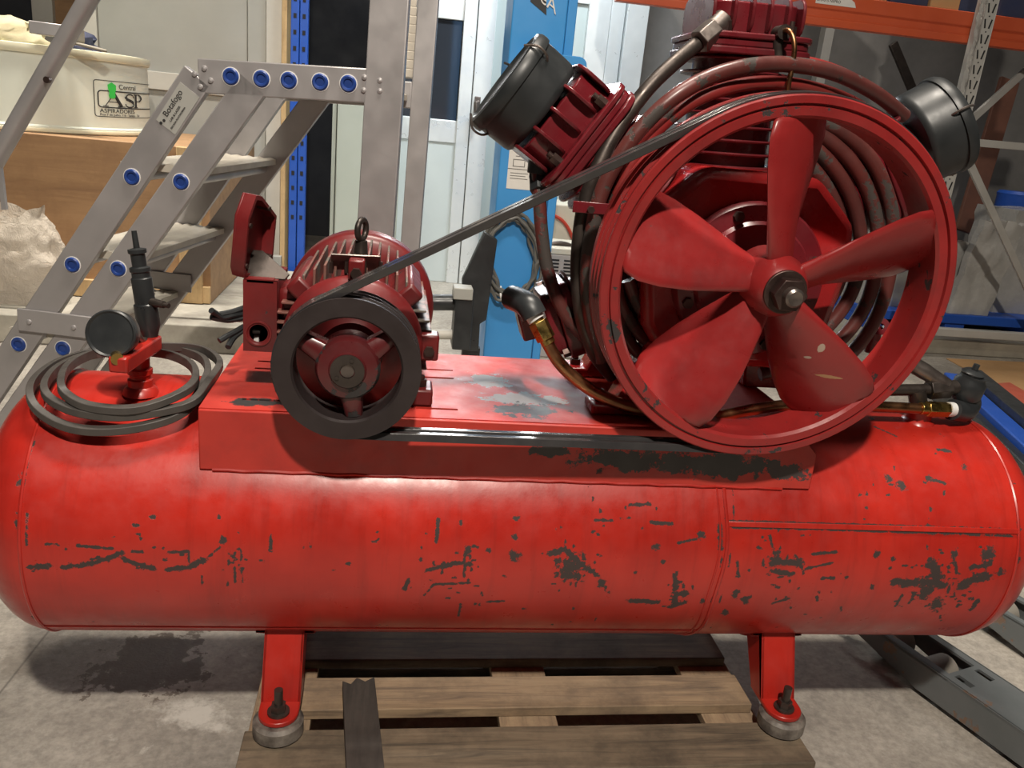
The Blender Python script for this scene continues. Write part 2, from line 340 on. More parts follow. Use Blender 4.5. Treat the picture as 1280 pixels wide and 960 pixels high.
def floormat():
    t = NT('concrete_floor'); co = t.co()
    col = t.ramp(t.noise(co, 3.2, 8, .68), [(.3, (.26, .235, .205, 1)), (.55, (.40, .365, .315, 1)), (.75, (.52, .48, .42, 1))])
    fine = t.ramp(t.noise(co, 60, 5, .7), [(.35, .72), (.65, 1.08)])
    mul = t.n('ShaderNodeMix', data_type='RGBA', blend_type='MULTIPLY'); mul.inputs[0].default_value = 1; t.l(col, mul.inputs[6]); t.l(fine, mul.inputs[7]); col = mul.outputs[2]
    white = t.ramp(t.noise(co, 7.5, 7, .75, .4), [(.62, 0.), (.72, .8)]); col = t.mix(white, col, (.62, .59, .53, 1))
    # oil stain with a ragged outline
    def stain(cx, cy, rx, ry, amp):
        sub = t.n('ShaderNodeVectorMath', operation='SUBTRACT'); t.l(t.co(), sub.inputs[0]); sub.inputs[1].default_value = (cx, cy, 0)
        sc = t.n('ShaderNodeVectorMath', operation='MULTIPLY'); t.l(sub.outputs[0], sc.inputs[0]); sc.inputs[1].default_value = (1/rx, 1/ry, 0)
        ln = t.n('ShaderNodeVectorMath', operation='LENGTH'); t.l(sc.outputs[0], ln.inputs[0])
        return t.math('ADD', ln.outputs['Value'], t.math('MULTIPLY', t.math('SUBTRACT', t.noise(co, 9, 7, .68), .5), amp))
    c = PZ(195, 835, 0)
    col = t.mix(t.ramp(stain(c.x, c.y, .12, .10, 4.6), [(.45, .85), (.80, .72), (.86, 0.)]), col, (.07, .045, .03, 1))
    c2_ = PZ(95, 828, 0); col = t.mix(t.ramp(stain(c2_.x, c2_.y, .16, .10, 3.0), [(.6, .4), (.9, 0.)]), col, (.14, .115, .09, 1))
    c3_ = PZ(245, 905, 0); col = t.mix(t.ramp(stain(c3_.x, c3_.y, .11, .08, 6.5), [(.1, .75), (.8, 0.)]), col, (.66, .63, .57, 1))
    # saw-cut joint
    a, b = PZ(0, 866, 0), PZ(60, 790, 0); d = (b-a); n_ = V((-d.y, d.x, 0)).normalized()
    dt = t.n('ShaderNodeVectorMath', operation='DOT_PRODUCT'); t.l(t.co(), dt.inputs[0]); dt.inputs[1].default_value = n_
    k = t.math('ABSOLUTE', t.math('SUBTRACT', dt.outputs['Value'], a.dot(n_)))
    col = t.mix(t.ramp(k, [(.0015, .7), (.0035, 0.)]), col, (.08, .07, .06, 1))
    t.bump(t.noise(co, 90, 5, .7), .35, .003)
    return t.out(col, t.ramp(t.noise(co, 5, 5), [(.3, .55), (.7, .8)]))
M['floor'] = floormat()
# ------------------------------------------------------------------ text helper
def textmesh(body, size, extr=.0004):
    cu = bpy.data.curves.new('t', 'FONT'); cu.body = body; cu.size = size; cu.extrude = extr
    o = bpy.data.objects.new('t', cu); scene.collection.objects.link(o); bpy.context.view_layer.update()
    me = o.evaluated_get(bpy.context.evaluated_depsgraph_get()).to_mesh()
    vs = [v.co.copy() for v in me.vertices]; fs = [tuple(p.vertices) for p in me.polygons]
    bpy.data.objects.remove(o); bpy.data.curves.remove(cu); return vs, fs
# =================================================================== SETTING
mb = MB(); mb.box(-5, 8, -4, 8, -.06, 0)
fl = mb.build('floor', M['floor']); fl.location = (0, 0, -.06)
for i, v in enumerate(fl.data.vertices): v.co = V((v.co.x+1.5, v.co.y+2, v.co.z))
fl.data.update(); tag(fl, 'worn grey concrete floor with oil stain', kind='structure')
# ---- back wall, concrete, behind rack on the right ; on the left a wall with the void's shade in its colour
tag(MB().box(1.42, 8, 5.0, 5.15, 0, 3.4).build('wall_back', M['concretewall']), 'rough grey concrete wall behind the racking', kind='structure')
tag(MB().box(-5, 1.42, 6.4, 6.5, 0, 3.4).build('wall_void_shade', M['shade_and_black']), 'wall behind the ladder coloured near-black as the shade of a void', kind='structure')
# =================================================================== AIR COMPRESSOR
XL, XR, HD = -.6942, 1.0098, .125
AC = thing('air_compressor', 'large red belt-driven air compressor with horizontal tank, motor and spoked flywheel', 'air compressor', (.158, 0, .12))
# ---- tank shell with heads (axis along X)
def tank():
    prof = []
    for i in range(13):
        a = math.pi/2*i/12; prof.append((XL-HD*math.cos(a), TR*math.sin(a)))
    xs = np.linspace(XL, XR, 561)[1:-1]; prof += [(x, TR) for x in xs]
    for i in range(12, -1, -1):
        a = math.pi/2*i/12; prof.append((XR+HD*math.cos(a), TR*math.sin(a)))
    angs = list(np.linspace(math.radians(-65), math.radians(110), 231))+list(np.linspace(math.radians(110), math.radians(295), 48))[1:-1]
    NT_ = len(angs); vs = []; fs = []; k = len(prof)
    for a in angs:
        vs += [(x, -max(r, 1e-5)*math.cos(a), TH+max(r, 1e-5)*math.sin(a)) for x, r in prof]
    for j in range(NT_):
        j2 = (j+1) % NT_
        fs += [(j*k+i, j*k+i+1, j2*k+i+1, j2*k+i) for i in range(k-1)]
    me = bpy.data.meshes.new('tank'); me.from_pydata(vs, [], fs); me.update()
    me.polygons.foreach_set('use_smooth', [True]*len(me.polygons))
    co = np.array(vs); val = np.zeros(len(co))
    def stroke(px, wd):
        nonlocal val
        pts = [np.array(PT(*q)) for q in px]; r = max(wd*.5/760*1.25, .0016)
        if len(pts) == 1: pts = pts*2
        for a, b in zip(pts[:-1], pts[1:]):
            d = b-a; t = np.clip(((co-a)@d)/max(d@d, 1e-9), 0, 1); dist = np.linalg.norm(co-(a+t[:, None]*d), axis=1)
            val = np.maximum(val, np.clip(1.0-dist/(r*2.0+.0008)*.9, 0, 1))
    def S(ox, oy, sc, items):
        for pts, wd in items: stroke([(ox+x/sc, oy+y/sc) for x, y in pts], wd/sc)
    S(0, 0, 1, [([(38, 709), (62, 708)], 5), ([(78, 709), (110, 706), (135, 698), (153, 690)], 4.5), ([(155, 699), (175, 707), (193, 711)], 4.5),
        ([(210, 712), (235, 709), (255, 700)], 5), ([(58, 680), (74, 681)], 2), ([(97, 682), (140, 686)], 2.5), ([(165, 689), (179, 690)], 2.5), ([(210, 690), (235, 690)], 3),
        ([(236, 690), (236, 702)], 2), ([(279, 675)], 7), ([(302, 688), (303, 728)], 1.5), ([(293, 708), (294, 728)], 1.5), ([(191, 647)], 5), ([(339, 668), (338, 686)], 2.5),
        ([(34, 642), (33, 682)], 2), ([(262, 695), (275, 684)], 2), ([(285, 692), (296, 700)], 2), ([(252, 720), (253, 730)], 2)])
    S(480, 560, 2.667, [([(555, 352), (600, 340), (640, 370), (660, 390)], 16), ([(620, 400)], 66), ([(600, 425), (650, 430)], 22), ([(660, 385), (710, 425)], 14), ([(728, 450)], 24), ([(605, 308), (605, 340)], 5),
        ([(437, 362)], 30), ([(140, 408), (240, 385), (290, 390)], 11), ([(268, 360), (268, 430)], 7), ([(280, 340)], 16), ([(135, 490), (165, 455), (285, 450)], 6), ([(82, 440), (70, 470)], 11),
        ([(345, 513), (400, 510)], 7), ([(820, 508), (910, 515)], 16), ([(970, 420), (970, 520)], 16), ([(952, 530), (1000, 515)], 16), ([(1003, 486)], 26), ([(910, 325)], 20), ([(1056, 290)], 24), ([(980, 316), (1040, 305)], 5),
        ([(932, 380)], 12), ([(838, 415)], 9), ([(700, 240), (760, 242)], 6), ([(890, 248), (960, 252)], 9), ([(820, 190), (885, 187)], 8), ([(1120, 255), (1122, 335)], 14), ([(1178, 375), (1182, 430)], 7),
        ([(1170, 490)], 24), ([(1205, 512)], 18), ([(1135, 552)], 18), ([(442, 235)], 15), ([(437, 300)], 15), ([(180, 240), (175, 312)], 9), ([(348, 341)], 12), ([(590, 265)], 8), ([(1062, 510)], 16), ([(600, 440), (560, 590)], 2.5), ([(640, 450), (620, 580)], 2.5), ([(740, 460), (705, 575)], 4), ([(1115, 480), (1060, 590)], 6), ([(255, 520), (248, 560)], 6)])
    S(880, 600, 2.667, [([(218, 188), (236, 246)], 9), ([(238, 266)], 38), ([(255, 270), (320, 276)], 24), ([(310, 258), (332, 310)], 6), ([(230, 305), (295, 313)], 14), ([(360, 248), (440, 240)], 8), ([(340, 296), (430, 276)], 6),
        ([(395, 328), (430, 328)], 10), ([(577, 246)], 20), ([(630, 262)], 13), ([(640, 340), (690, 345), (740, 340), (800, 350)], 30), ([(762, 285), (775, 330)], 36), ([(740, 372)], 54), ([(836, 246)], 26), ([(833, 260), (842, 310)], 9),
        ([(858, 352), (900, 330), (945, 325)], 30), ([(892, 292), (955, 282)], 14), ([(950, 246)], 38), ([(776, 415)], 42), ([(912, 402), (890, 432)], 14), ([(105, 376)], 20), ([(137, 396)], 20), ([(70, 440)], 18), ([(228, 412), (282, 395)], 8),
        ([(657, 20)], 24), ([(990, 305)], 22), ([(560, 357)], 16), ([(475, 325)], 10), ([(660, 385), (640, 420)], 8), ([(700, 380), (685, 410)], 8), ([(520, 50)], 9), ([(745, 158)], 18), ([(755, 98)], 10), ([(110, 320)], 12)])
    S(880, 330, 3.2, [([(740, 857)], 28), ([(790, 888)], 30), ([(903, 858)], 22), ([(920, 864), (965, 878)], 9), ([(935, 742), (985, 748)], 12), ([(1040, 812)], 20), ([(680, 650), (770, 690)], 6), ([(670, 618)], 20)])
    S(0, 0, 1, [([(912, 651), (1000, 654), (1100, 656.5), (1266, 662)], 1.2), ([(915, 659), (1000, 661), (1100, 664), (1266, 670)], 1.0), ([(43, 552), (30, 600), (24, 654), (26, 729), (45, 772), (64, 788)], 1.3), ([(1262, 600), (1272, 656), (1270, 701), (1255, 750), (1234, 782)], 1.2), ([(904, 600), (907, 640), (902, 700), (890, 750), (878, 785)], 1.2), ([(914, 600), (917, 640), (912, 700), (900, 750), (888, 785)], 1.0)])
    rg = random.Random(3)
    for cx_, cy_, n_, sp in ((712, 710, 26, 30), (1185, 730, 60, 60), (975, 700, 26, 45), (845, 740, 20, 25), (575, 700, 24, 45), (160, 690, 16, 110), (290, 700, 12, 25), (760, 640, 12, 80), (1120, 610, 14, 60), (640, 740, 14, 150), (400, 690, 10, 120), (1000, 750, 14, 90)):
        for _ in range(n_):
            x_, y_ = cx_+rg.gauss(0, sp*.5), cy_+rg.gauss(0, min(sp*.5, 22)); l_ = rg.uniform(0, 6); a_ = rg.choice((0, 0, .3, 1.4, 1.6)); stroke([(x_, y_), (x_+l_*math.cos(a_), y_+l_*math.sin(a_))], rg.uniform(.6, 2.6))
    at = me.attributes.new('chip', 'FLOAT', 'POINT'); at.data.foreach_set('value', val.astype(np.float32))
    me.materials.append(M['tank']); return inst('tank', me, Matrix.Identity(4), AC)
TANK = tank()
for x, rr in ((XL, .0028), (XR, .0028)):
    mb = MB(); mb.tube([(x, -(TR+.0002)*math.cos(a), TH+(TR+.0002)*math.sin(a)) for a in [2*math.pi*i/96 for i in range(96)]], rr, 6, True); mb.build('weld_seam', M['tank'], TANK)
xm = PT(908, 640).x
for dx, rr in ((0, .0035), (-.013, .0018)):
    mb = MB(); mb.tube([(xm+dx+.003*math.sin(7*a), -(TR+.0004)*math.cos(a), TH+(TR+.0004)*math.sin(a)) for a in [2*math.pi*i/96 for i in range(96)]], rr, 6, True); mb.build('weld_seam', M['tank'], TANK)
aw = PT(915, 655); bw = PT(1268, 667); ang = math.atan2(aw.z-TH, -aw.y)
mb = MB(); mb.obox(((xm+XR)/2, -TR*math.cos(ang), TH+TR*math.sin(ang)), ((XR-xm)/2, 0, 0), V((0, math.sin(ang), math.cos(ang)))*.0048, V((0, -math.cos(ang), math.sin(ang)))*.0022); mb.build('weld_strip', M['tank'], TANK, .001)
mb = MB(); an = math.radians(-42); mb.tube([(x, -TR*math.cos(an), TH+TR*math.sin(an)) for x in (XL, 0, xm)], .0022, 6); mb.build('weld_seam', M['tank'], TANK)
# ---- legs
def leg(fx, side):
    s = side
    foot = V((fx, s*.226, .12)); w_ = .034; T = .006
    mb = MB()
    pf = [(s*.120, .275), (s*.150, .285), (s*.200, .160), (s*.193, .158), (s*.143, .262)]
    mb.prism(pf, (fx-w_, 0, 0), (0, 1, 0), (0, 0, 1), (2*w_, 0, 0))                       # front plate
    side_ = [(s*.075, .262), (s*.150, .285), (s*.200, .160), (s*.150, .158)]
    for q in (fx-w_, fx+w_-T): mb.prism(side_, (q, 0, 0), (0, 1, 0), (0, 0, 1), (T, 0, 0))  # side webs
    o = mb.build('leg', M['tank'], AC, .0015, fix=True)
    tabp = [(-w_, s*.15), (-w_, s*.222)]+[(-w_*math.cos(a), s*(.222+w_*math.sin(a))) for a in [math.pi*i/10 for i in range(1, 10)]]+[(w_, s*.222), (w_, s*.15)]
    mb = MB(); mb.prism(tabp, (fx, 0, .152), (1, 0, 0), (0, 1, 0), (0, 0, .009)); mb.build('leg_tab', M['tank'], o, .002, fix=True)
    mb = MB(); mb.lathe([(.038, 0), (.043, .004), (.043, .026), (.037, .0315), (.0, .0315)], foot, (0, 0, 1), 32); mb.build('foot_pad', M['rubber'], o)
    mb = MB(); c = foot+V((0, 0, .041)); mb.cyl(c, c+V((0, 0, .004)), .019, n=20); hexa(mb, c+V((0, 0, .004)), c+V((0, 0, .018)), .013); mb.cyl(c, c+V((0, 0, .046)), .0075, n=12); mb.build('levelling_bolt', M['darksteel'], o)
    return o
for fx in (-.305, .621):
    for s in (-1, 1): leg(fx, s)
for fx in (-.305, .621):     # saddle plates welded under the belly
    mb = MB(); mb.lathe([(TR+.0005, -.05), (TR+.0035, -.05), (TR+.0035, .05), (TR+.0005, .05)], (fx, 0, TH), (1, 0, 0), 26, True, up=(0, 0, 1), a0=math.radians(180+50), a1=math.radians(360-50))
    mb.build('saddle_plate', M['tank'], AC, fix=True)
# ---- mounting platform: folded plate with real slots
PX0, PX1, PY0, PY1, PZT = -.437, .598, -.178, .205, .6949
def platform():
    slots = []
    def sl(x0, x1, y, wd=.008):
        a, b = PZ(x0, y, PZT), PZ(x1, y, PZT); slots.append((a.x, b.x, (a.y+b.y)/2-wd/2, (a.y+b.y)/2+wd/2))
    sl(302, 352, 500); sl(322, 352, 452); sl(318, 352, 461); sl(520, 566, 462); sl(520, 567, 472); sl(520, 572, 511)
    xs = sorted({PX0, PX1}|{q for s in slots for q in s[:2]}); ys = sorted({PY0, PY1}|{q for s in slots for q in s[2:]})
    mb = MB(); T = .006
    for x0, x1 in zip(xs[:-1], xs[1:]):
        for y0, y1 in zip(ys[:-1], ys[1:]):
            cx, cy = (x0+x1)/2, (y0+y1)/2
            if any(s[0] < cx < s[1] and s[2] < cy < s[3] for s in slots): continue
            mb.box(x0, x1, y0, y1, PZT-T, PZT)
    o = mb.build('mounting_platform', M['plat'], AC)
    for y in (PY0, PY1):
        s = 1 if y > 0 else -1
        mb = MB(); mb.prism([(PX0, .592), (PX1+.004, .592), (PX1+.004, .66), (PX1-.03, PZT-.001), (PX0, PZT-.001)], (0, y, 0), (1, 0, 0), (0, 0, 1), (0, .006*s, 0)); mb.build('platform_flange', M['plat'], o, .0025, fix=True)
    mb = MB(); mb.tube([(x, PY0-.004, .592+.001*math.sin(x*90)) for x in np.linspace(PX0+.02, .55, 40)], .0035, 6); mb.build('weld_bead', M['tank'], o)
    return o
PLAT = platform()
# ---- flywheel
WC = V((.437, -.265, .959)); WM_ = Matrix.Translation(WC) @ Matrix.Rotation(.07, 4, 'X')
GY = (.016, .036, .056)
def groove_profile(R, wdt, inner, lip=.0, gd=.014):
    p = [(R, .002), (R-.002, 0), (R-.012, 0), (R-.0135, .005), (R-.0155, .005), (R-.017, .0), (inner+.004, .001), (inner, .006), (inner+.002, wdt), (R, wdt)]
    for y in reversed(GY):
        p += [(R, y+.0085), (R-gd, y+.0045), (R-gd, y-.0045), (R, y-.0085)]
    return p
mb = MB(WM_); mb.lathe(groove_profile(.282, .077, .249), (0, 0, 0), (0, 1, 0), 120, True); WH = mb.build('flywheel', M['rim'], AC, fix=True)
def blade(th):
    mb = MB(WM_); rs = [.038, .065, .10, .14, .185, .220, .242, .251]; ch = [.066, .088, .112, .136, .154, .158, .146, .118]; be = [50, 48, 45, 42, 39, 37, 36, 36]; tk = [.022, .018, .015, .013, .013, .014, .016, .02]
    ca = V((math.cos(th), 0, math.sin(th))); t = V((math.sin(th), 0, -math.cos(th))); y = V((0, 1, 0)); N = 16; vs = []
    for r, c, b, k in zip(rs, ch, be, tk):
        b = math.radians(b); cd = t*math.cos(b)+y*math.sin(b); nd = -y*math.cos(b)+t*math.sin(b)
        for i in range(N):
            a = 2*math.pi*i/N; ex = math.copysign(abs(math.cos(a))**.5, math.cos(a)); ey = math.copysign(abs(math.sin(a))**.8, math.sin(a))
            off = -.012*(1-ex*ex)*0
            vs.append(ca*r+y*.040+cd*(ex*c/2)+nd*(ey*k/2+.016*(1-abs(ex))))
    fs = []
    K = len(rs)
    for i in range(K-1): fs += [(i*N+j, i*N+(j+1) % N, (i+1)*N+(j+1) % N, (i+1)*N+j) for j in range(N)]
    fs += [tuple(range(N-1, -1, -1)), tuple((K-1)*N+j for j in range(N))]
    mb.add(vs, fs); mb.build('fan_blade', M['wheel'], WH, sharp=60, fix=True)
for k in range(5): blade(math.radians(92-72*k))
mb = MB(WM_); mb.lathe([(.0, -.012), (.034, -.012), (.040, -.006), (.044, .004), (.050, .02), (.052, .076), (.0, .076)], (0, 0, 0), (0, 1, 0), 40); mb.build('hub', M['wheel'], WH, fix=True)
mb = MB(WM_); mb.cyl((0, -.012, 0), (0, -.017, 0), .034, n=32); hexa(mb, (0, -.017, 0), (0, -.036, 0), .027); mb.build('hub_nut', M['bolt'], WH, .0015)
mb = MB(WM_); mb.lathe([(.004, -.050), (.011, -.052), (.0145, -.049), (.0145, -.03)], (0, 0, 0), (0, 1, 0), 24); mb.cyl((0, -.046, 0), (0, -.044, 0), .005, n=12); mb.build('crankshaft_end', M['steel'], WH, fix=True)
# ---- motor pulley
PC = V((-.207, -.262, .793)); PM = Matrix.Translation(PC)
def pp(R, wdt, inner):
    p = [(R, 0), (inner+.003, 0), (inner, .004), (inner+.002, wdt), (R, wdt)]
    for y in reversed(GY): p += [(R, y+.0085), (R-.013, y+.0045), (R-.013, y-.0045), (R, y-.0085)]
    return p
mb = MB(PM); mb.lathe(pp(.1085, .066, .079), (0, 0, 0), (0, 1, 0), 72, True); PU = mb.build('motor_pulley', M['pulley'], AC, fix=True)
for a in (152, 38, -82):
    a = math.radians(a); d = V((math.cos(a), 0, math.sin(a))); t = V((-math.sin(a), 0, math.cos(a)))
    mb = MB(PM); vs = []
    for r, wd, y0, y1 in ((.02, .022, .006, .05), (.045, .017, .010, .046), (.081, .013, .016, .046)):
        vs += [d*r-t*wd+V((0, y0+.006, 0)), d*r-t*wd*.4+V((0, y0, 0)), d*r+t*wd*.4+V((0, y0, 0)), d*r+t*wd+V((0, y0+.006, 0)), d*r+t*wd+V((0, y1, 0)), d*r-t*wd+V((0, y1, 0))]
    fs = []
    for i in range(2): fs += [(i*6+j, i*6+(j+1) % 6, i*6+6+(j+1) % 6, i*6+6+j) for j in range(6)]
    fs += [tuple(range(5, -1, -1)), tuple(range(12, 18))]
    mb.add(vs, fs); mb.build('spoke', M['pulleyred'], PU, .003, fix=True)
mb = MB(PM); mb.lathe([(.012, .0), (.026, -.002), (.028, .002), (.044, .006), (.048, .012), (.048, .06), (.0, .06)], (0, 0, 0), (0, 1, 0), 40); mb.build('pulley_hub', M['pulleyred'], PU, fix=True)
mb = MB(PM); mb.lathe([(.011, -.004), (.025, -.004), (.026, .003), (.011, .003)], (0, 0, 0), (0, 1, 0), 32, True); mb.cyl((.0, .001, 0), (0, .004, 0), .0115, n=20)
for a in (70, 215): hexa(mb, (.018*math.cos(math.radians(a)), -.004, .018*math.sin(math.radians(a))), (.018*math.cos(math.radians(a)), -.006, .018*math.sin(math.radians(a))), .003)
mb.build('taper_bush', M['darksteel'], PU, fix=True)
mb = MB(PM); mb.cyl((0, -.001, 0), (0, .006, 0), .010, n=20); mb.build('shaft_end', M['steel'], PU)
# ---- drive belts
def belt(gy):
    r1, r2 = .1085+.0025, .282+.0025; c1 = V((PC.x, PC.z)); c2 = V((WC.x, WC.z)); d = (c2-c1).length; base = math.atan2(c2.y-c1.y, c2.x-c1.x)
    al = math.acos((r1-r2)/d); pts = []; nr = []
    for i in range(25):      # small pulley: wraps the far side
        a = base+al+(2*math.pi-2*al)*i/24; pts.append(V((c1.x+r1*math.cos(a), PC.y+.003+gy-.003, c1.y+r1*math.sin(a)))); nr.append(V((math.cos(a), 0, math.sin(a))))
    for i in range(61):      # flywheel
        a = base-al+(2*al)*i/60; q = WM_ @ V((r2*math.cos(a), gy, r2*math.sin(a))); pts.append(q); nr.append(V((math.cos(a), 0, math.sin(a))))
    h = .0115
    sec = [(0, -.0085), (0, .0085), (-h, .0050), (-h, -.0050)]
    mb = MB(); mb.sweep(pts, nr, [V((0, 1, 0))]*len(pts), sec); return mb.build('drive_belt', M['belt'], AC, .0008, sharp=30, fix=True)
for g in GY[:2]: belt(g)
# ---- electric motor
MX, MZ = PC.x, PC.z; MY0, MY1 = -.125, .165
mb = MB(); mb.cyl((MX, MY0+.01, MZ), (MX, MY1, MZ), .094, n=48)
MO = mb.build('electric_motor', M['motor'], AC)
def finplate(pts_from, pts_to, th, nm):
    mb = MB(); a, b = V(pts_from), V(pts_to); d = (b-a); nrm = V((-d.z, 0, d.x)).normalized()*th/2
    mb.obox((a+b)/2+V((0, (MY0+MY1)/2+.012, 0)), d/2, V((0, (MY1-MY0)/2-.018, 0)), nrm); mb.build(nm, M['fin'], MO, .001)
RF = .134
for i in range(-5, 6):
    x = i*.0165; z0 = math.sqrt(.09**2-min(x*x, .0075)); z1 = math.sqrt(RF**2-x*x)
    finplate((MX+x, 0, MZ+z0-.004), (MX+x, 0, MZ+z1), .004, 'cooling_fin')
for s in (-1, 1):
    for i in range(-4, 4):
        z = i*.0165+.008; x0 = math.sqrt(.09**2-min(z*z, .0075)); x1 = math.sqrt(RF**2-z*z)*.97
        finplate((MX+s*(x0-.004), 0, MZ+z), (MX+s*x1, 0, MZ+z), .004, 'cooling_fin')
    # corner pad
    a = math.radians(90-s*47); d = V((math.cos(a), 0, math.sin(a))); t = V((-math.sin(a), 0, math.cos(a)))
    mb = MB(); mb.obox(V((MX, .005, MZ))+d*.112, d*.026, t*.016, (0, .105, 0)); mb.build('corner_pad', M['motor'], MO, .006)
    # feet
    mb = MB(); mb.box(MX+s*.075-.03 if s < 0 else MX+.06, MX-.06 if s < 0 else MX+.105+.03, MY0-.005, MY0+.055, PZT+.001, PZT+.03)
    ft = mb.build('motor_foot', M['motor'], MO, .004)
    c = V((MX+s*.115, MY0+.02, PZT+.03)); mb = MB(); hexa(mb, c, c+V((0, 0, .012)), .011); mb.cyl(c, c+V((0, 0, .018)), .006, n=12); mb.build('foot_bolt', M['bolt'], MO)
    mb = MB(); mb.box(MX+s*.09-.03, MX+s*.09+.03, MY1-.05, MY1+.005, PZT+.001, PZT+.03); mb.build('motor_foot', M['motor'], MO, .004)
mb = MB(); mb.lathe([(.0, -.045), (.05, -.045), (.062, -.034), (.088, -.026), (.100, -.012), (.108, -.006), (.114, .004), (.114, .016), (.094, .02)], (MX, MY0, MZ), (0, 1, 0), 56); mb.build('end_bell', M['motor'], MO, fix=True)
mb = MB(); mb.lathe([(.096, -.010), (.128, -.008), (.138, .0), (.142, .006), (.142, .060), (.132, .078), (.06, .085), (0, .085)], (MX, MY1, MZ), (0, 1, 0), 56); mb.build('fan_cover', M['motor'], MO, fix=True)
mb = MB(); mb.cyl((MX, -.21, MZ), (MX, MY0-.03, MZ), .019, n=20); mb.build('shaft', M['steel'], MO)
c = V((MX+.004, -.03, MZ+.124)); mb = MB(); mb.cyl(c, c+V((0, 0, .034)), .013, .010, n=16); mb.lathe([(.0165+.0052*math.cos(a), .0052*math.sin(a)) for a in [2*math.pi*i/10 for i in range(10)]], c+V((0, 0, .052)), (.92, -.38, 0), 28, True); mb.build('lifting_eye', M['darksteel'], MO, fix=True)
a, b = P(414, 322, -.10), P(476, 325, -.10)
mb = MB(); mb.obox((a+b)/2+V((0, .0, -.006)), (b-a)/2, V((0, -.012, .014)), V((0, .0012, .001))); npl = mb.build('motor_nameplate', M['steel'], MO, .0008)
for q in (414, 433, 456, 476):
    mb = MB(); e = P(q, 332, -.105); mb.cyl(e+V((0, 0, -.012)), e+V((0, 0, .006)), .0032, n=8); mb.build('plate_stud', M['bolt'], MO)
e = P(446, 336, -.125); mb = MB(); mb.obox(e, (.0125, 0, 0), (0, .015, 0), (0, 0, .016)); mb.build('bell_lug', M['motor'], MO, .003)
mb = MB(); hexa(mb, e+V((0, -.015, -.004)), e+V((0, -.024, -.004)), .009); mb.build('lug_bolt', M['bolt'], MO)
e = P(536, 432, -.10); mb = MB(); mb.obox(e, (.016, 0, 0), (0, .018, 0), (0, 0, .022)); mb.build('bell_lug', M['motor'], MO, .004)
mb = MB(); hexa(mb, e+V((0, -.018, -.004)), e+V((0, -.026, -.004)), .009); mb.build('lug_bolt', M['bolt'], MO)
# terminal box on the motor's left flank
TX0, TX1, TY0, TY1, TZ0, TZ1 = -.383, -.330, -.10, .03, .768, .886
def openbox():
    mb = MB(); w_ = .006
    # front wall with a round cable hole
    cx, cz, r = P(323, 417, TY0).x, P(323, 417, TY0).z, .0155; N = 24
    ring = [(cx+r*math.cos(2*math.pi*i/N), cz+r*math.sin(2*math.pi*i/N)) for i in range(N)]
    outer = []
    for i in range(N):
        a = 2*math.pi*i/N; dx, dz = math.cos(a), math.sin(a); t = 1e9
        if dx > 1e-6: t = min(t, (TX1-cx)/dx)
        if dx < -1e-6: t = min(t, (TX0-cx)/dx)
        if dz > 1e-6: t = min(t, (TZ1-cz)/dz)
        if dz < -1e-6: t = min(t, (TZ0-cz)/dz)
        outer.append((cx+dx*t, cz+dz*t))
    for (yy, flip) in ((TY0, False), (TY0+w_, True)):
        vs = [(p[0], yy, p[1]) for p in ring+outer]; fs = [(i, N+i, N+(i+1) % N, (i+1) % N) for i in range(N)]
        # corner triangles
        vs += [(TX0, yy, TZ0), (TX1, yy, TZ0), (TX1, yy, TZ1), (TX0, yy, TZ1)]
        for k_, (X, Z) in enumerate(((TX0, TZ0), (TX1, TZ0), (TX1, TZ1), (TX0, TZ1))):
            best = None
            for i in range(N):
                p, q = outer[i], outer[(i+1) % N]
                onx = abs(p[0]-X) < 1e-6 and abs(q[1]-Z) < 1e-6; onz = abs(p[1]-Z) < 1e-6 and abs(q[0]-X) < 1e-6
                if onx or onz: fs.append((N+i, 2*N+k_, N+(i+1) % N))
        mb.add(vs, fs if not flip else [tuple(reversed(f)) for f in fs])
    mb.add([(p[0], TY0, p[1]) for p in ring]+[(p[0], TY0+w_, p[1]) for p in ring], [(i, (i+1) % N, N+(i+1) % N, N+i) for i in range(N)])
    mb.box(TX0, TX0+w_, TY0+w_, TY1, TZ0, TZ1); mb.box(TX1-w_, TX1, TY0+w_, TY1, TZ0, TZ1); mb.box(TX0+w_, TX1-w_, TY1-w_, TY1, TZ0, TZ1); mb.box(TX0+w_, TX1-w_, TY0+w_, TY1-w_, TZ0, TZ0+w_)
    mb.box(TX0+w_, TX1-w_, TY0+.0, TY1-w_, TZ1-.004, TZ1+.002)
    return mb.build('terminal_box', M['motor'], AC, fix=True)
TB = openbox()
mb = MB(); mb.lathe([(.0145, .002), (.0185, -.002), (.021, -.002), (.022, .003)], P(323, 417, TY0), (0, 1, 0), 28, True); mb.build('cable_gland_rim', M['motor'], TB, fix=True)
mb = MB(); c = P(321, 414, TY0+.03); mb.obox(c, (.006, 0, 0), (0, .006, 0), (0, 0, .0025)); c = P(321, 423, TY0+.03); mb.obox(c, (.004, 0, 0), (0, .006, 0), (0, 0, .005)); mb.build('wire_connector', M['whiteplug'], TB)
mb = MB(); mb.box(TX1-.002, -.292, -.075, .01, .80, .872); mb.build('box_neck', M['motor'], TB, .01)
# triangular gasket plate on top of the box
g0, g1, g2 = P(301, 312, -.08), P(330, 325, -.06), P(352, 347, -.08)
mb = MB(); mb.prism([(-.030, -.030), (.03, -.030), (.036, -.018), (-.012, .030), (-.030, .030)], V(((TX0+TX1)/2+.006, -.055, TZ1+.016)), (1, 0, .0), V((0, .8, .6)).normalized(), (0, -.002, .003)); mb.build('gasket_plate', M['darksteel'], TB, .0008, fix=True)
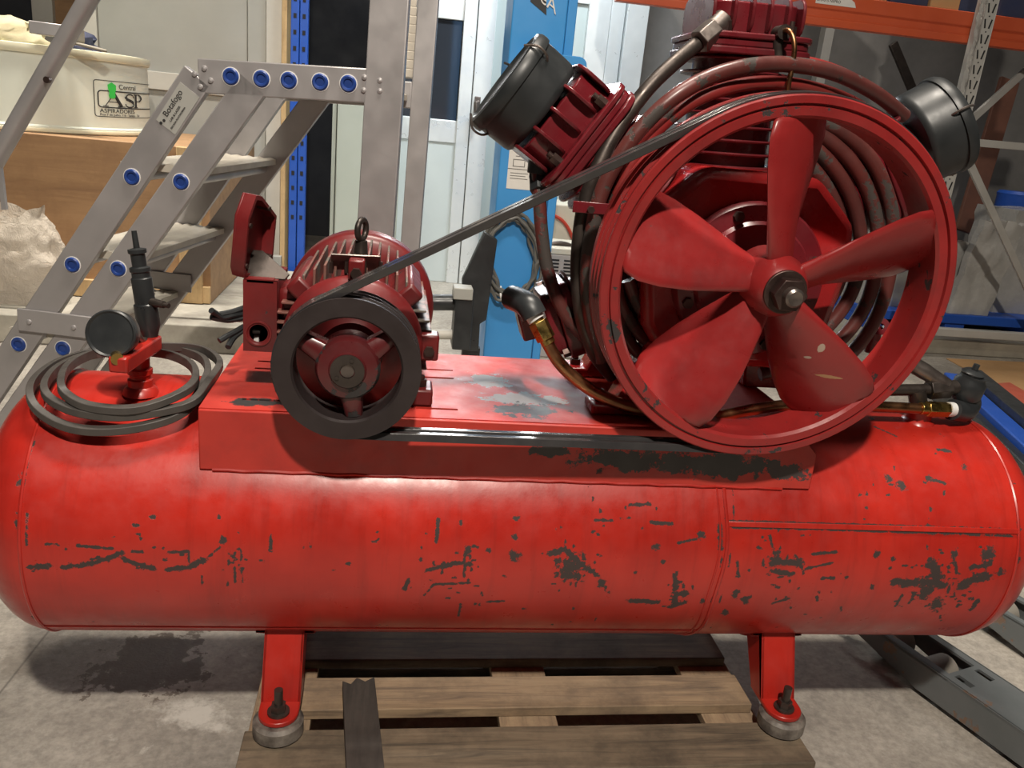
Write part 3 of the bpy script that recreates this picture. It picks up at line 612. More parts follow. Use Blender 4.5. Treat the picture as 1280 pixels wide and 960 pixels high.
# opened lid standing up
LO = V((-.386, -.045, .888)); ly = V((.34, .94, .0)).normalized(); lu = V((.10, -.05, 1)).normalized(); ln = ly.cross(lu).normalized()
def lid():
    outl = [(-.040, .0), (-.048, .015), (-.048, .098), (-.030, .132), (-.012, .130), (.044, .094), (.046, .02), (.034, 0)]
    mb = MB(); mb.prism(outl, LO, ly, lu, ln*-.004)
    o = mb.build('terminal_lid', M['motor'], TB, .001, fix=True)
    mb = MB(); N = len(outl); inn = [(a*.9, (b-.059)*.9+.059) for a, b in outl]; vs = []
    for q, h in ((outl, 0), (outl, .020), (inn, .020), (inn, 0)): vs += [LO+ly*a+lu*b+ln*h for a, b in q]
    fs = []
    for k in range(3): fs += [(k*N+i, k*N+(i+1) % N, (k+1)*N+(i+1) % N, (k+1)*N+i) for i in range(N)]
    mb.add(vs, fs); mb.build('lid_flange', M['motor'], TB, fix=True)
    for k in range(6):
        mb = MB(); c = LO+lu*(.018+.016*k)-ln*.004; mb.obox(c, ly*.040, lu*.0028, ln*.003); mb.build('lid_rib', M['motor'], TB, .001)
    for a, b in ((-.04, .02), (-.04, .085), (.038, .025), (.015, .108)):
        mb = MB(); c = LO+ly*a+lu*b; mb.cyl(c, c+ln*.022, .004, n=10); mb.build('lid_screw_boss', M['bolt'], TB)
lid()
for pts in ([(305, 392), (292, 394), (278, 397), (270, 392), (264, 388)], [(305, 397), (288, 400), (276, 399), (264, 396)], [(305, 385), (290, 390), (275, 393)], [(305, 408), (295, 414), (284, 420), (274, 426)], [(305, 412), (294, 420), (288, 428), (285, 434)]):
    mb = MB(); mb.tube(catmull([P(x, y, -.03-.01*i) for i, (x, y) in enumerate(pts)], 5), .0052, 8); mb.build('motor_cable', M['black'], TB)
# ---- pump: crankcase
CY0, CY1 = -.165, .17; HX, HZ = WC.x, WC.z
cc = [(-.120, -.165), (-.165, -.10), (-.185, .03), (-.175, .095), (-.10, .165), (.10, .165), (.175, .095), (.185, .03), (.165, -.10), (.120, -.165)]
mb = MB(); mb.prism(cc, (HX, CY0+.03, HZ), (1, 0, 0), (0, 0, 1), (0, CY1-CY0-.03, 0)); PUMP = mb.build('pump_crankcase', M['pumpred'], AC, .018, fix=True)
mb = MB(); mb.prism([(-.06, 0), (.05, 0), (.05, .018), (.0, .018), (-.035, .14), (-.075, .14)], (HX+.19, .08, PZT+.0005), (1, 0, 0), (0, 0, 1), (0, .07, 0)); mb.build('pump_foot', M['pumpred'], PUMP, .004, fix=True)
mb = MB(); mb.lathe([(.0, -.012), (.04, -.012), (.05, -.004), (.095, .0), (.10, .008), (.125, .012), (.13, .02), (.13, .04)], (HX, CY0, HZ-.01), (0, 1, 0), 48); mb.build('bearing_cover', M['pump'], PUMP, fix=True)
for i in range(8):
    a = math.radians(22+45*i); c = V((HX+.112*math.cos(a), CY0+.012, HZ-.01+.112*math.sin(a))); mb = MB(); hexa(mb, c, c+V((0, -.010, 0)), .009); mb.build('cover_bolt', M['bolt'], PUMP)
mb = MB(); mb.cyl((HX, CY0-.045, HZ), (HX, CY0, HZ), .022, n=24); mb.build('crankshaft', M['steel'], PUMP)
for px, py, Y in ((733, 448, .02),):
    pass
for x, y in ((HX-.19, -.10), (HX-.19, .12)):
    mb = MB(); mb.prism([(-.045, 0), (.075, 0), (.095, .135), (.045, .135), (-.008, .018), (-.045, .018)], (x, y-.03, PZT+.0005), (1, 0, 0), (0, 0, 1), (0, .06, 0)); mb.build('pump_foot', M['pumpred'], PUMP, .004, fix=True)
    c = V((x-.025, y, PZT+.018)); mb = MB(); hexa(mb, c, c+V((0, 0, .012)), .011); mb.cyl(c, c+V((0, 0, .02)), .006, n=10); mb.build('foot_bolt', M['bolt'], PUMP)
# ---- cylinders
def cylinder(ang, y, r0, r1, R, nf, hl, plates=5, pr=.085, mat='pump'):
    a = math.radians(ang); d = V((math.cos(a), 0, math.sin(a))); t = V((-math.sin(a), 0, math.cos(a))); o = V((HX, y, HZ)); yy = V((0, 1, 0))
    mb = MB(); mb.cyl(o+d*(r0-.05), o+d*r1, R*.78, n=32); B = mb.build('cylinder', M[mat], AC)
    for i in range(nf):
        rr = r0+(r1-r0-.004)*i/(nf-1); mb = MB(); mb.lathe([(R*.7, -.0025), (R-.002, -.0025), (R, 0), (R-.002, .0025), (R*.7, .0025)], o+d*rr, d, 40); mb.build('cooling_fin', M[mat], B, fix=True)
    if hl:
        q = rrect(2*pr+.02, 2*pr+.02, .035)
        mb = MB(); mb.prism(q, o+d*r1, t, yy, d*.012); mb.prism(rrect(2*pr+.012, 2*pr+.012, .033), o+d*(r1+.012), t, yy, d*.012); mb.prism(rrect(2*pr+.02, 2*pr+.02, .035), o+d*(r1+.024), t, yy, d*.010); mb.prism(rrect(2*pr-.03, 2*pr-.03, .03), o+d*(r1+.03), t, yy, d*(hl-.045))
        H_ = mb.build('cylinder_head', M[mat], B, .0025, fix=True)
        for i in range(plates):
            off = -pr*.86+2*pr*.86*i/(plates-1); wdt = 2*pr*(1.0 if 0 < i < plates-1 else .86)
            mb = MB(); mb.prism([(x_, z_) for x_, z_ in rrect(wdt, hl-.036, .022)], o+d*(r1+.034+(hl-.036)/2)+t*(off-.003), yy, d, t*.006); mb.build('head_fin', M[mat], B, .0015, fix=True)
        for sx in (-1, 1):
            for sy in (-1, 1):
                c = o+d*(r1+.034)+t*(sx*pr*.62)+yy*(sy*pr*.9); mb = MB(); hexa(mb, c, c+d*.016, .009); mb.cyl(c, c+d*.024, .005, n=10); mb.build('head_bolt', M['bolt'], B)
    return B, o, d, t
CL = cylinder(146.5, .0, .195, .322, .100, 7, .105, 5, .092)
CT = cylinder(91.5, .05, .165, .345, .096, 9, .098, 6, .09)
CR = cylinder(33.5, .04, .165, .292, .100, 8, .095, 5, .088)
CB = cylinder(203, -.01, .13, .285, .078, 7, 0, mat='pump')
# low cylinder head block
B, o, d, t = CB
mb = MB(); mb.prism(rrect(.135, .13, .022), o+d*.285, t, (0, 1, 0), d*.03); mb.prism(rrect(.115, .11, .02), o+d*.315, t, (0, 1, 0), d*.022); mb.build('cylinder_head', M['pump'], B, .003, fix=True)
for sx in (-1, 1):
    for sy in (-1, 1):
        c = o+d*.315+t*(sx*.052)+V((0, sy*.05, 0)); mb = MB(); hexa(mb, c, c+d*.012, .009); mb.build('head_bolt', M['bolt'], B)
# ---- air filters
def airfilter(C, center, tilt=(0, 0, 0)):
    B, o, d, t = C; ax = (d+V(tilt)).normalized(); c = V(center)
    mb = MB(); mb.lathe([(0, -.048), (.081, -.048), (.0855, -.044), (.087, -.036), (.088, .012), (.0, .012)], c, ax, 48); F = mb.build('air_filter', M['filter'], AC, fix=True)
    mb = MB(); mb.lathe([(.080, .012), (.0915, .012), (.0925, .018), (.0915, .026), (.088, .032), (.080, .034), (.074, .030), (0, .030)], c, ax, 48); mb.build('filter_cover', M['filter'], F, fix=True)
    x, y, z = frame(ax)
    for k in range(3):
        a = math.radians(40+120*k); dd = x*math.cos(a)+y*math.sin(a); mb = MB(); mb.tube(catmull([c+dd*.084-ax*.002, c+dd*.096+ax*.008, c+dd*.097+ax*.026, c+dd*.080+ax*.042], 4), .0022, 6); mb.build('wire_clip', M['steel'], F)
    mb = MB(); mb.cyl(c-ax*.075, c-ax*.04, .036, n=20); mb.build('filter_neck', M['pump'], F)
airfilter(CL, P(649, 114, .0)); airfilter(CR, P(1168, 163, .05), (.15, -.12, .05))
# ---- tubes
def pipe(name, pts, r, mat, k=6, n=10):
    mb = MB(); mb.tube(catmull([P(*q) for q in pts], k), r, n); return mb.build(name, M[mat], AC)
T1 = pipe('discharge_pipe', [(905, 28, -.02), (880, 48, -.03), (848, 74, -.05), (815, 105, -.07), (787, 140, -.08), (764, 175, -.09), (745, 215, -.10), (731, 255, -.10), (724, 300, -.10), (722, 350, -.10), (728, 400, -.10), (742, 440, -.09), (765, 470, -.06)], .0125, 'darksteel', 6, 14)
mb = MB(); hexa(mb, P(893, 37, -.03), P(874, 53, -.04), .021); mb.cyl(P(905, 24, -.02), P(884, 44, -.03), .018, n=20); mb.build('union_nut', M['steel'], T1, .0015)
pipe('cooler_tube', [(1130, 145, .0), (1095, 117, -.03), (1045, 92, -.06), (990, 81, -.08), (940, 82, -.10), (890, 95, -.11), (845, 120, -.12), (805, 156, -.12), (775, 196, -.12), (752, 240, -.12), (740, 290, -.12), (734, 340, -.12), (738, 400, -.11), (752, 450, -.09)], .0125, 'tubedark', 6, 14)
pipe('cooler_tube', [(1110, 158, .02), (1065, 128, -.02), (1015, 110, -.05), (960, 103, -.07), (910, 110, -.09), (862, 130, -.10), (820, 164, -.10), (790, 205, -.10), (768, 255, -.10), (756, 310, -.10), (752, 370, -.09), (765, 430, -.07)], .011, 'tubered', 6, 12)
pipe('cooler_tube', [(1100, 120, .06), (1060, 95, .04), (1010, 78, .03), (960, 78, .02), (910, 88, .0), (870, 108, -.02), (830, 140, -.04), (800, 180, -.05), (780, 230, -.05)], .010, 'tubered', 6, 12)
pipe('cooler_tube', [(672, 205, -.03), (674, 240, -.05), (677, 290, -.06), (685, 340, -.07), (703, 387, -.08), (730, 420, -.08), (768, 448, -.07), (820, 462, -.05)], .0115, 'tubedark', 6, 12)
for pts in ([(985, 150), (1025, 168), (1062, 200), (1086, 242), (1097, 290), (1094, 340), (1080, 385), (1050, 425), (1005, 455), (950, 468)], [(985, 165), (1018, 185), (1048, 218), (1068, 258), (1076, 305), (1070, 350), (1050, 390), (1015, 425), (970, 445)], [(980, 185), (1010, 205), (1035, 238), (1050, 275), (1054, 320), (1045, 360), (1020, 395), (985, 420)], [(1010, 148), (1052, 165), (1087, 197), (1108, 240), (1116, 285), (1112, 340), (1096, 395), (1065, 440), (1020, 470)]):
    pipe('cooler_tube', [(x, y, -.06) for x, y in pts], .0125, 'tubedark', 6, 12)
for pts in ([(768, 350), (778, 385), (802, 420), (840, 446), (890, 462)], [(785, 350), (800, 385), (830, 415), (880, 440)], [(770, 390), (785, 425), (815, 455), (860, 475)]):
    pipe('cooler_tube', [(x, y, -.10) for x, y in pts], .011, 'tubedark', 6, 12)
# clamp for the tubes
mb = MB(); a, b = P(716, 258, -.125), P(765, 262, -.135); mb.bar(a, b, .018, .005, (0, 1, 0)); CLP = mb.build('tube_clamp', M['pump'], AC, .001)
mb = MB(); c = P(738, 262, -.135); hexa(mb, c, c+V((0, -.008, 0)), .006); mb.build('clamp_bolt', M['bolt'], CLP)
# elbows on the left head
mb = MB(); c = P(676, 208, -.03); mb.cyl(c+V((0, 0, .03)), c+V((0, 0, -.012)), .022, n=18); hexa(mb, c+V((0, 0, -.012)), P(676, 240, -.05), .019); EL = mb.build('pipe_fitting', M['black'], AC, .001)
# thin copper oil line on the top head
T2 = pipe('copper_line', [(978, 40, -.05), (985, 38, -.07), (991, 46, -.08), (993, 62, -.085), (990, 85, -.085), (986, 104, -.085), (984, 125, -.08)], .0042, 'copper', 6, 10)
mb = MB(); mb.cyl(P(972, 42, -.03), P(981, 40, -.06), .012, n=12); mb.cyl(P(972, 50, -.045), P(972, 72, -.045), .009, n=12); mb.build('line_fitting', M['darksteel'], T2)
# copper delivery pipe round the wheel's foot
T3 = pipe('copper_delivery_pipe', [(676, 408, -.145), (684, 428, -.15), (698, 452, -.155), (718, 472, -.155), (745, 491, -.155), (785, 508, -.15), (835, 519, -.14), (885, 522, -.13), (930, 514, -.11), (975, 507, -.09), (1030, 506, -.07), (1095, 508, -.05), (1172, 512, -.045)], .0105, 'copper', 6, 12)
mb = MB(); hexa(mb, P(672, 402, -.143), P(683, 424, -.150), .0165); mb.cyl(P(668, 396, -.14), P(686, 430, -.151), .012, n=14); mb.build('brass_nut', M['brass'], T3, .001)
mb = MB(); mb.cyl(P(667, 394, -.14), P(671, 400, -.143), .0145, n=18); mb.build('seal_ring', M['whiteplug'], T3)
mb = MB(); mb.tube(catmull([P(640, 372, -.08), P(652, 377, -.11), P(662, 384, -.135), P(668, 395, -.142)], 5), .021, 16); mb.build('black_elbow', M['black'], T3)
mb = MB(); hexa(mb, P(1158, 511, -.047), P(1184, 512, -.045), .0155); mb.cyl(P(1150, 510.5, -.048), P(1186, 512, -.045), .012, n=14); mb.build('brass_nut', M['brass'], T3, .001)
mb = MB(); mb.cyl(P(1184, 511.5, -.045), P(1191, 512, -.043), .0145, n=18); mb.build('seal_ring', M['whiteplug'], T3)
mb = MB(); c = P(655, 395, -.07); mb.obox(c, V((.012, 0, .004)), V((0, .03, 0)), V((-.012, 0, .035))); mb.build('valve_plate', M['pump'], T3, .004)
# ---- outlet valve on the tank's right end
NB = V((PZ(1146, 528, TH+TR-.006).x, PZ(1146, 528, TH+TR-.006).y, TH+TR-.006)); NY = NB.y
mb = MB(); mb.lathe([(.034, -.004), (.030, .006), (.024, .010), (.024, .026), (.020, .028)], NB, (0, 0, 1), 24); OV = mb.build('outlet_valve', M['tank'], AC, fix=True)
tt = P(1146, 487, NY)
mb = MB(); mb.cyl(NB+V((0, 0, .02)), tt, .017, n=18); mb.cyl(NB+V((0, 0, .03)), NB+V((0, 0, .04)), .022, n=6); mb.build('outlet_riser', M['darksteel'], OV)
mb = MB(); mb.cyl(P(1000, 489, NY), P(1165, 487, NY), .0115, n=18); mb.build('outlet_pipe', M['darksteel'], OV)
mb = MB(); hexa(mb, P(1160, 487, NY), P(1186, 485, NY), .020); mb.cyl(P(1186, 485, NY), P(1196, 484, NY), .015, n=16); mb.build('union_nut', M['darksteel'], OV, .001)
mb = MB(); mb.tube(catmull([P(1115, 440, NY+.03), P(1140, 455, NY+.02), P(1160, 467, NY+.01), P(1182, 482, NY)], 5), [.017]*5+[.0165]*5+[.0155]*6, 14); mb.build('steel_elbow', M['steel'], OV)
c = P(1210, 484, NY); mb = MB(); mb.lathe([(.0, -.03), (.022, -.028), (.030, -.014), (.030, .012), (.024, .02), (.024, .026), (.0, .028)], c, V((.1, -.15, 1)), 24); mb.build('valve_body', M['black'], OV, fix=True)
e = c+V((.0, -.002, .027)); mb = MB(); mb.lathe([(.020, 0), (.022, .004), (.014, .010), (.006, .010), (.006, .022), (.0, .023)], e, V((.1, -.15, 1)), 18); mb.build('valve_cap', M['black'], OV, fix=True)
mb = MB(); mb.tube(catmull([P(1190, 512, -.043), P(1205, 514, -.03), P(1212, 505, -.01), P(1210, 490, NY)], 5), .021, 14); mb.build('black_elbow', M['black'], OV)
# red oil cap beside the coil
c = P(1094, 415, -.02); mb = MB(); mb.cyl(c+V((0, 0, -.04)), c+V((0, 0, .012)), .012, n=14); mb.lathe([(.006, 0), (.016, 0), (.016, .014), (.006, .014)], c+V((0, -.008, .012)), (-.3, -1, .3), 18, True); mb.build('oil_filler', M['pump'], PUMP, fix=True)
# ---- gauge and safety valve on the tank's left end
GB = V((PZ(176, 486, TH+TR).x, PZ(176, 486, TH+TR).y, TH+TR-.004))
mb = MB(); mb.lathe([(.030, -.004), (.026, .006), (.020, .010), (.020, .022), (.017, .024), (.017, .030), (.020, .032), (.020, .040), (.016, .042), (.016, .07)], GB, (0, 0, 1), 24); GV = mb.build('gauge_manifold', M['tank'], AC, fix=True)
gz = P(146, 448, GB.y-.055).z
B_ = P(192, 427, GB.y+.04); A_ = PZ(147, 457, B_.z)
mb = MB(); mb.bar(A_, B_, .030, .026, (0, 0, 1)); mb.build('manifold_block', M['tank'], GV, .004)
vb = B_-(B_-A_).normalized()*.012+V((0, 0, .012)); vt = P(174, 330, vb.y); va = (vt-vb).normalized()
mb = MB(); mb.lathe([(.012, 0), (.015, .010), (.019, .020), (.019, .056), (.0165, .058), (.0165, .100), (.0145, .102), (.0145, .110), (.0165, .112), (.0165, .118), (.0115, .120), (.0115, .140), (.0145, .142), (.0145, .148), (.005, .150), (.0042, .178), (.0, .178)], vb, va, 24); SV = mb.build('safety_valve', M['black'], GV, fix=True)
hp = vb+va*.062; mb = MB(); q = P(205, 381, vb.y-.02); mb.cyl(hp, q, .008, .006, n=14); mb.cyl(q, q+(q-hp)*.25, .0042, n=10); mb.build('vent_screw', M['darksteel'], GV)
gc = P(141, 417, GB.y-.075); ga = (CAM-gc).normalized(); ga = (ga+V((-.30, 0, -.05))).normalized()
mb = MB(); mb.lathe([(.0, -.022), (.03, -.022), (.034, -.018), (.034, -.004), (.0375, -.002), (.0375, .010), (.035, .013), (.032, .010), (.0, .010)], gc, ga, 40); mb.build('pressure_gauge', M['black'], GV, fix=True)
mb = MB(); mb.lathe([(.0345, -.0195), (.0355, -.0195), (.0355, -.004), (.0345, -.004)], gc, ga, 40, True); mb.build('gauge_case_band', M['steel'], GV, fix=True)
mb = MB(); mb.cyl(V((A_.x, A_.y, A_.z))+V((0, 0, .01)), gc+V((0, 0, -.03))-ga*.01, .0095, n=14); mb.build('gauge_stem', M['brass'], GV)
mb = MB(); c = gc-ga*.025+V((.01, .005, .018)); mb.tube(catmull([gc-ga*.02, c-ga*.02, c-ga*.035+V((.012, 0, -.03)), vb+V((-.005, -.01, -.004))], 5), .006, 10); mb.build('gauge_siphon', M['steel'], GV)
# =================================================================== SPARE BELT COIL (lies on the tank)
loop = [(190, 433, .70), (237, 434, .70), (262, 441, .70), (275, 456, .70), (260, 480, .699), (241, 503, .698), (206, 514, .695), (150, 521, .694), (100, 516, .693), (66, 502, .692), (55, 484, .692), (70, 462, .693), (100, 447, .695), (130, 440, .698), (170, 438, .705), (212, 443, .708), (238, 455, .708), (245, 471, .707), (235, 487, .707), (200, 504, .706), (160, 513, .705), (112, 509, .704), (85, 496, .704), (76, 480, .703), (86, 457, .702), (118, 441, .698), (165, 432, .694), (215, 436, .692), (250, 446, .691), (260, 462, .691), (252, 485, .69), (236, 510, .686), (208, 526, .683), (160, 537, .682), (112, 539, .68), (75, 531, .68), (46, 512, .681), (37, 490, .683), (48, 470, .686), (75, 452, .69), (115, 440, .695), (150, 434, .70)]
def over_tank(px, py, z, c):
    d = ray(px, py); a = d.y**2+d.z**2; b = 2*(CAM.y*d.y+(CAM.z-TH)*d.z); cc_ = CAM.y**2+(CAM.z-TH)**2-(TR+c)**2; D = b*b-4*a*cc_
    q = PZ(px, py, max(z, .689))
    if D <= 0: return q
    h = CAM+d*((-b-math.sqrt(D))/(2*a)); return h if h.z < q.z else q
pts = catmull([over_tank(x, y, z, .030+1.0*max(0, z-.68)) for x, y, z in loop], 5, True); N = len(pts); nr = []; bn = []
for i in range(N):
    tg = (pts[(i+1) % N]-pts[i-1]).normalized(); side = tg.cross(V((0, 0, 1))).normalized(); nr.append(side); bn.append(V((0, 0, 1)))
mb = MB(); mb.sweep(pts, nr, bn, [(.0055, .0085), (.0055, -.0085), (-.0055, -.006), (-.0055, .006)]); tag(mb.build('spare_belt', M['coil'], None, .001, sharp=30, fix=True), 'black spare drive belt coiled around the gauge on the tank', 'belt')
# =================================================================== PALLET
PAL = thing('wooden_pallet', 'dirty wooden pallet under the red compressor tank', 'pallet', (.14, .15, 0))
def board(x0, x1, y0, y1, z0, z1, mat, nm='board', skew=0):
    mb = MB(); mb.obox(((x0+x1)/2, (y0+y1)/2, (z0+z1)/2), ((x1-x0)/2, skew, 0), (0, (y1-y0)/2, 0), (0, 0, (z1-z0)/2)); return mb.build(nm, M[mat], PAL, .002)
for y0, y1, mt in ((-.325, -.218, 'palold'), (-.168, -.076, 'pal'), (-.022, .09, 'palold'), (.14, .24, 'palold'), (.30, .40, 'pal'), (.46, .58, 'palold')):
    board(-.362 if y0 < -.2 else -.352, .648 if y0 < -.2 else .592, y0, y1, .099, .12, mt, 'board', .004)
for x0, x1 in ((-.36, -.255), (.09, .20), (.49, .60)):
    board(x0, x1, -.32, .575, .080, .099, 'pally', 'cross_board')
    for y in (-.27, .13, .52): board(x0, x1, y-.05, y+.05, .018, .080, 'palold', 'block')
for y in (-.27, .13, .52): board(-.36, .60, y-.05, y+.05, .0, .018, 'palold', 'bottom_board')
q = [PZ(428, 852, .138), PZ(468, 847, .138), PZ(481, 965, .138), PZ(433, 965, .138)]
mb = MB(); n = 9
a, b, c, d = q
edge = [(0, 0), (.25, .012), (.45, -.004), (.7, .01), (1, 0)]
poly = [(a+(b-a)*u)+(d-a).normalized()*v for u, v in edge]+[c, d]
mb.prism([(p.x, p.y) for p in poly], (0, 0, .1205), (1, 0, 0), (0, 1, 0), (0, 0, .02)); tag(mb.build('loose_board', M['darkwood'], None, .0015, fix=True), 'short dark weathered board lying across the pallet', 'board')
# =================================================================== PALLET JACK (bottom right)
def fork_xy(t): return None
fa, fb = PZ(1122, 845, .012), PZ(1278, 960, .012)     # centre line of the near fork, tip end and near end
_d = (fb-fa).normalized(); _s = V((-_d.y, _d.x, 0)); _s = _s if _s.x > 0 else -_s; f0 = fa+_s*.066; f0.z = .085; f1 = f0+_d*.6
JK = thing('pallet_jack', 'scuffed grey pallet jack forks on the floor beside the pallet', 'pallet jack', (f1.x+.2, f1.y-.3, 0))
fd = (f1-f0); fd.z = 0; fd.normalize(); fs_ = V((-fd.y, fd.x, 0)); FWD = .066
if fs_.x < 0: fs_ = -fs_
def fork(o, nm):
    # top plate with two slots and roller opening, built from strips; side skirts
    z1, z0 = .085, .022; L0, L1 = -.22, .75
    mb = MB()
    def strip(a0, a1, s0, s1, zz0=z1-.006, zz1=z1):
        mb.obox(o+fd*((a0+a1)/2)+fs_*((s0+s1)/2)+V((0, 0, (zz0+zz1)/2-o.z)), fd*((a1-a0)/2), fs_*((s1-s0)/2), V((0, 0, (zz1-zz0)/2)))
    w_ = FWD
    strip(L0, -.18, -w_*.7, w_*.7)
    strip(-.18, .10, -w_, -w_*.66); strip(-.18, .10, w_*.66, w_)            # rails beside the roller opening
    strip(.10, .112, -w_, w_); strip(.112, .152, -w_, -w_*.64); strip(.112, .152, -w_*.38, w_*.38); strip(.112, .152, w_*.64, w_); strip(.152, L1, -w_, w_)
    F = mb.build('fork', M['fork'], JK)
    mb = MB()
    for s in (-1, 1):
        a = [(L0+.03, z0+.03), (L0, z1-.01), (L0, z1), (L1, z1), (L1, z0-.01), (.05, z0-.01)]
        mb.prism(a, o+fs_*(s*w_)+V((0, 0, -o.z)), fd, (0, 0, 1), fs_*(-s*.006))
    mb.build('fork_skirt', M['fork'], F, .002, fix=True)
    for c in (-.075, .045):
        p = o+fd*c+V((0, 0, .041-o.z)); mb = MB(); mb.lathe([(.008, -w_*.55), (.032, -w_*.55), (.036, -w_*.48), (.036, w_*.48), (.032, w_*.55), (.008, w_*.55)], p, fs_, 28); mb.build('roller', M['roller'], F, fix=True)
        mb = MB(); mb.cyl(p-fs_*w_*.95, p+fs_*w_*.95, .008, n=12); mb.build('axle', M['darksteel'], F)
    return F
fork(f0, 'fork'); fork(f0+fs_*.40, 'fork')
mb = MB(); c = (f1+fs_*.2+fd*.48); mb.obox(V((c.x, c.y, .17)), fs_*.275, fd*.06, V((0, 0, .10))); mb.build('jack_yoke', M['fork'], JK, .01)
# =================================================================== LADDER
LN = V((math.sin(.162), math.cos(.162), 0)); L0 = P(250, 92, .85); LW = .66
def LP(px, py, off=0): return PL(px, py, L0+LN*off, LN)
LAD = thing('platform_ladder', 'aluminium platform stepladder with blue plugs standing behind the tank', 'ladder', (L0.x-.1, L0.y+.4, 0))
def dwn(p, q, z):     # extend line q->p to height z
    return p+(p-q)*((z-p.z)/(p.z-q.z))
def side(off):
    O = LN*off; parts = []
    r1a, r1b = LP(249, 95), LP(27, 429); r2a, r2b = LP(318, 104), LP(82, 434)
    for a, b in ((r1a, r1b), (r2a, r2b)):
        b = dwn(b, a, .02); mb = MB(); mb.bar(a+O, b+O, .078, .026, LN); mb.build('rail', M['alu'], LAD, .003)
    a, b = LP(250, 95), LP(466, 108); mb = MB(); mb.bar(a+O, b+O, .082, .026, LN); mb.build('platform_rail', M['alu'], LAD, .003)
    a, b = LP(488, 0), LP(473, 240); a = a+(a-b)*.25; b = dwn(b, a, .0); mb = MB(); mb.bar(a+O, b+O, .095 if off == 0 else .064, .03, LN); mb.build('upright', M['alu'], LAD, .003)
    # bracket across both rails
    a, b = LP(28, 397), LP(122, 408); mb = MB(); mb.bar(a+O-LN*.02, b+O-LN*.02, .062, .008, LN); mb.build('brace_plate', M['alu'], LAD, .002)
    return
side(0); side(LW)
P1 = [(168, 221), (94, 330), (27, 429)]; P2 = [(229, 227), (151, 335), (82, 434)]; PT_ = [(291, 96), (329, 99), (363, 101), (402, 103), (437, 105)]
for q in P1+P2+PT_:
    c = LP(*q)-LN*.0135; mb = MB(); mb.lathe([(.0, -.001), (.010, -.001), (.012, -.005), (.017, -.006), (.0205, -.002), (.0205, .002)], c, LN, 24); mb.build('blue_plug', M['bluecap'], LAD, fix=True)
    mb = MB(); mb.lathe([(.020, -.0012), (.0225, -.0008), (.0225, .002), (.020, .002)], c, LN, 24, True); mb.build('plug_flange', M['whiteplug'], LAD, fix=True)
    c = LP(*q); mb = MB(); mb.cyl(c+LN*.008, c+LN*(LW-.008), .014, n=14); mb.build('rung', M['alu'], LAD)
for q in ((258, 86), (246, 93), (266, 101), (253, 109), (457, 97), (456, 113), (476, 101), (476, 114), (43, 400), (98, 407)):
    c = LP(*q)-LN*(.013 if q[1] < 200 else .024); mb = MB(); mb.lathe([(.0075, 0), (.006, .004), (.0, .0055)], c, -LN, 14); mb.build('rivet', M['alu'], LAD, fix=True)
sd = V((LN.y, -LN.x, 0))
for a, b in zip(P1, P2):
    a, b = LP(*a)+V((0, 0, .018)), LP(*b)+V((0, 0, .018)); L = (b-a).length; K = 12; poly = []
    for i in range(K+1):
        s = -.045+(L+.09)*i/K; poly += [(s, .022 if i % 2 else .017)]
    poly += [(L+.045, 0), (-.045, 0)]
    z = (a.z+b.z)/2; mb = MB(); mb.prism(poly, V((a.x, a.y, z))+LN*.02, sd, (0, 0, 1), LN*(LW-.04)); mb.build('tread', M['tread'], LAD, fix=True)
a, b = LP(268, 82), LP(460, 93)
L = (b-a).length; poly = []
for i in range(33): poly.append((L*i/32, .012 if i % 2 else .006))
poly += [(L, -.01), (0, -.01)]; mb = MB(); mb.prism(poly, a+LN*.02+V((0, 0, -.035)), (b-a).normalized(), (0, 0, 1), LN*(LW-.04)); mb.build('platform_deck', M['tread'], LAD, fix=True)
# stacked ribbed treads between the two uprights
for i in range(9):
    c = LP(511, 92-11*i, LW+.06); mb = MB(); mb.obox(c, sd*.030, LN*.03, V((0, 0, .014))); mb.build('tread', M['tread'], LAD, .003)
# handrail tube in front of the drum
a, b = LP(118, -14, -.03), LP(-8, 205, -.03); a = a+(a-b)*.8; b = dwn(b, a, .0); mb = MB(); mb.cyl(a, b, .0225, n=20); mb.build('handrail', M['alu'], LAD)
c = LP(61, 100, -.045); mb = MB(); mb.cyl(c, c-LN*.012, .008, n=10); mb.build('rivet', M['bolt'], LAD)
a, b = LP(-2, 195, -.03), LP(6, 262, -.03); mb = MB(); mb.bar(a, b, .012, .01, LN); mb.build('handrail_strut', M['alu'], LAD)
# maker's label on the first rail
c = LP(225, 136)-LN*.0137; ru = (LP(243, 104)-LP(168, 221)).normalized(); rs_ = ru.cross(LN).normalized()
if rs_.x < 0: rs_ = -rs_
mb = MB(); mb.obox(c, ru*.058, rs_*.029, LN*.0006); LB = mb.build('rail_label', M['panel'], LAD)
def flattext(body, size, o, ux, uy, mat, parent, name='lettering', center=False):
    vs, fs = textmesh(body, size); nz = V(ux).cross(V(uy)).normalized()
    if center: cx = (min(v.x for v in vs)+max(v.x for v in vs))/2; vs = [V((v.x-cx, v.y, v.z)) for v in vs]
    mb = MB(); mb.add([V(o)+V(ux)*v.x+V(uy)*v.y+nz*v.z for v in vs], fs); return mb.build(name, M[mat], parent)
tx = ru; ty = -rs_
flattext('Botafogo', .021, c-LN*.0012-tx*.035-ty*-.010, tx, ty, 'ink', LAD); flattext('LAR & LAZER', .008, c-LN*.0012-tx*.038-ty*.004, tx, ty, 'ink', LAD); flattext('ESCADA PLATAFORMA', .0065, c-LN*.0012-tx*.052-ty*.015, tx, ty, 'ink', LAD)
for k in (0, 1):
    mb = MB(); e = c-LN*.0008-tx*(.046+.010*k)+ty*(.012+.003*k); mb.cyl(e, e-LN*.0008, .0038, n=12); mb.build('label_dot', M['ink'], LAD)
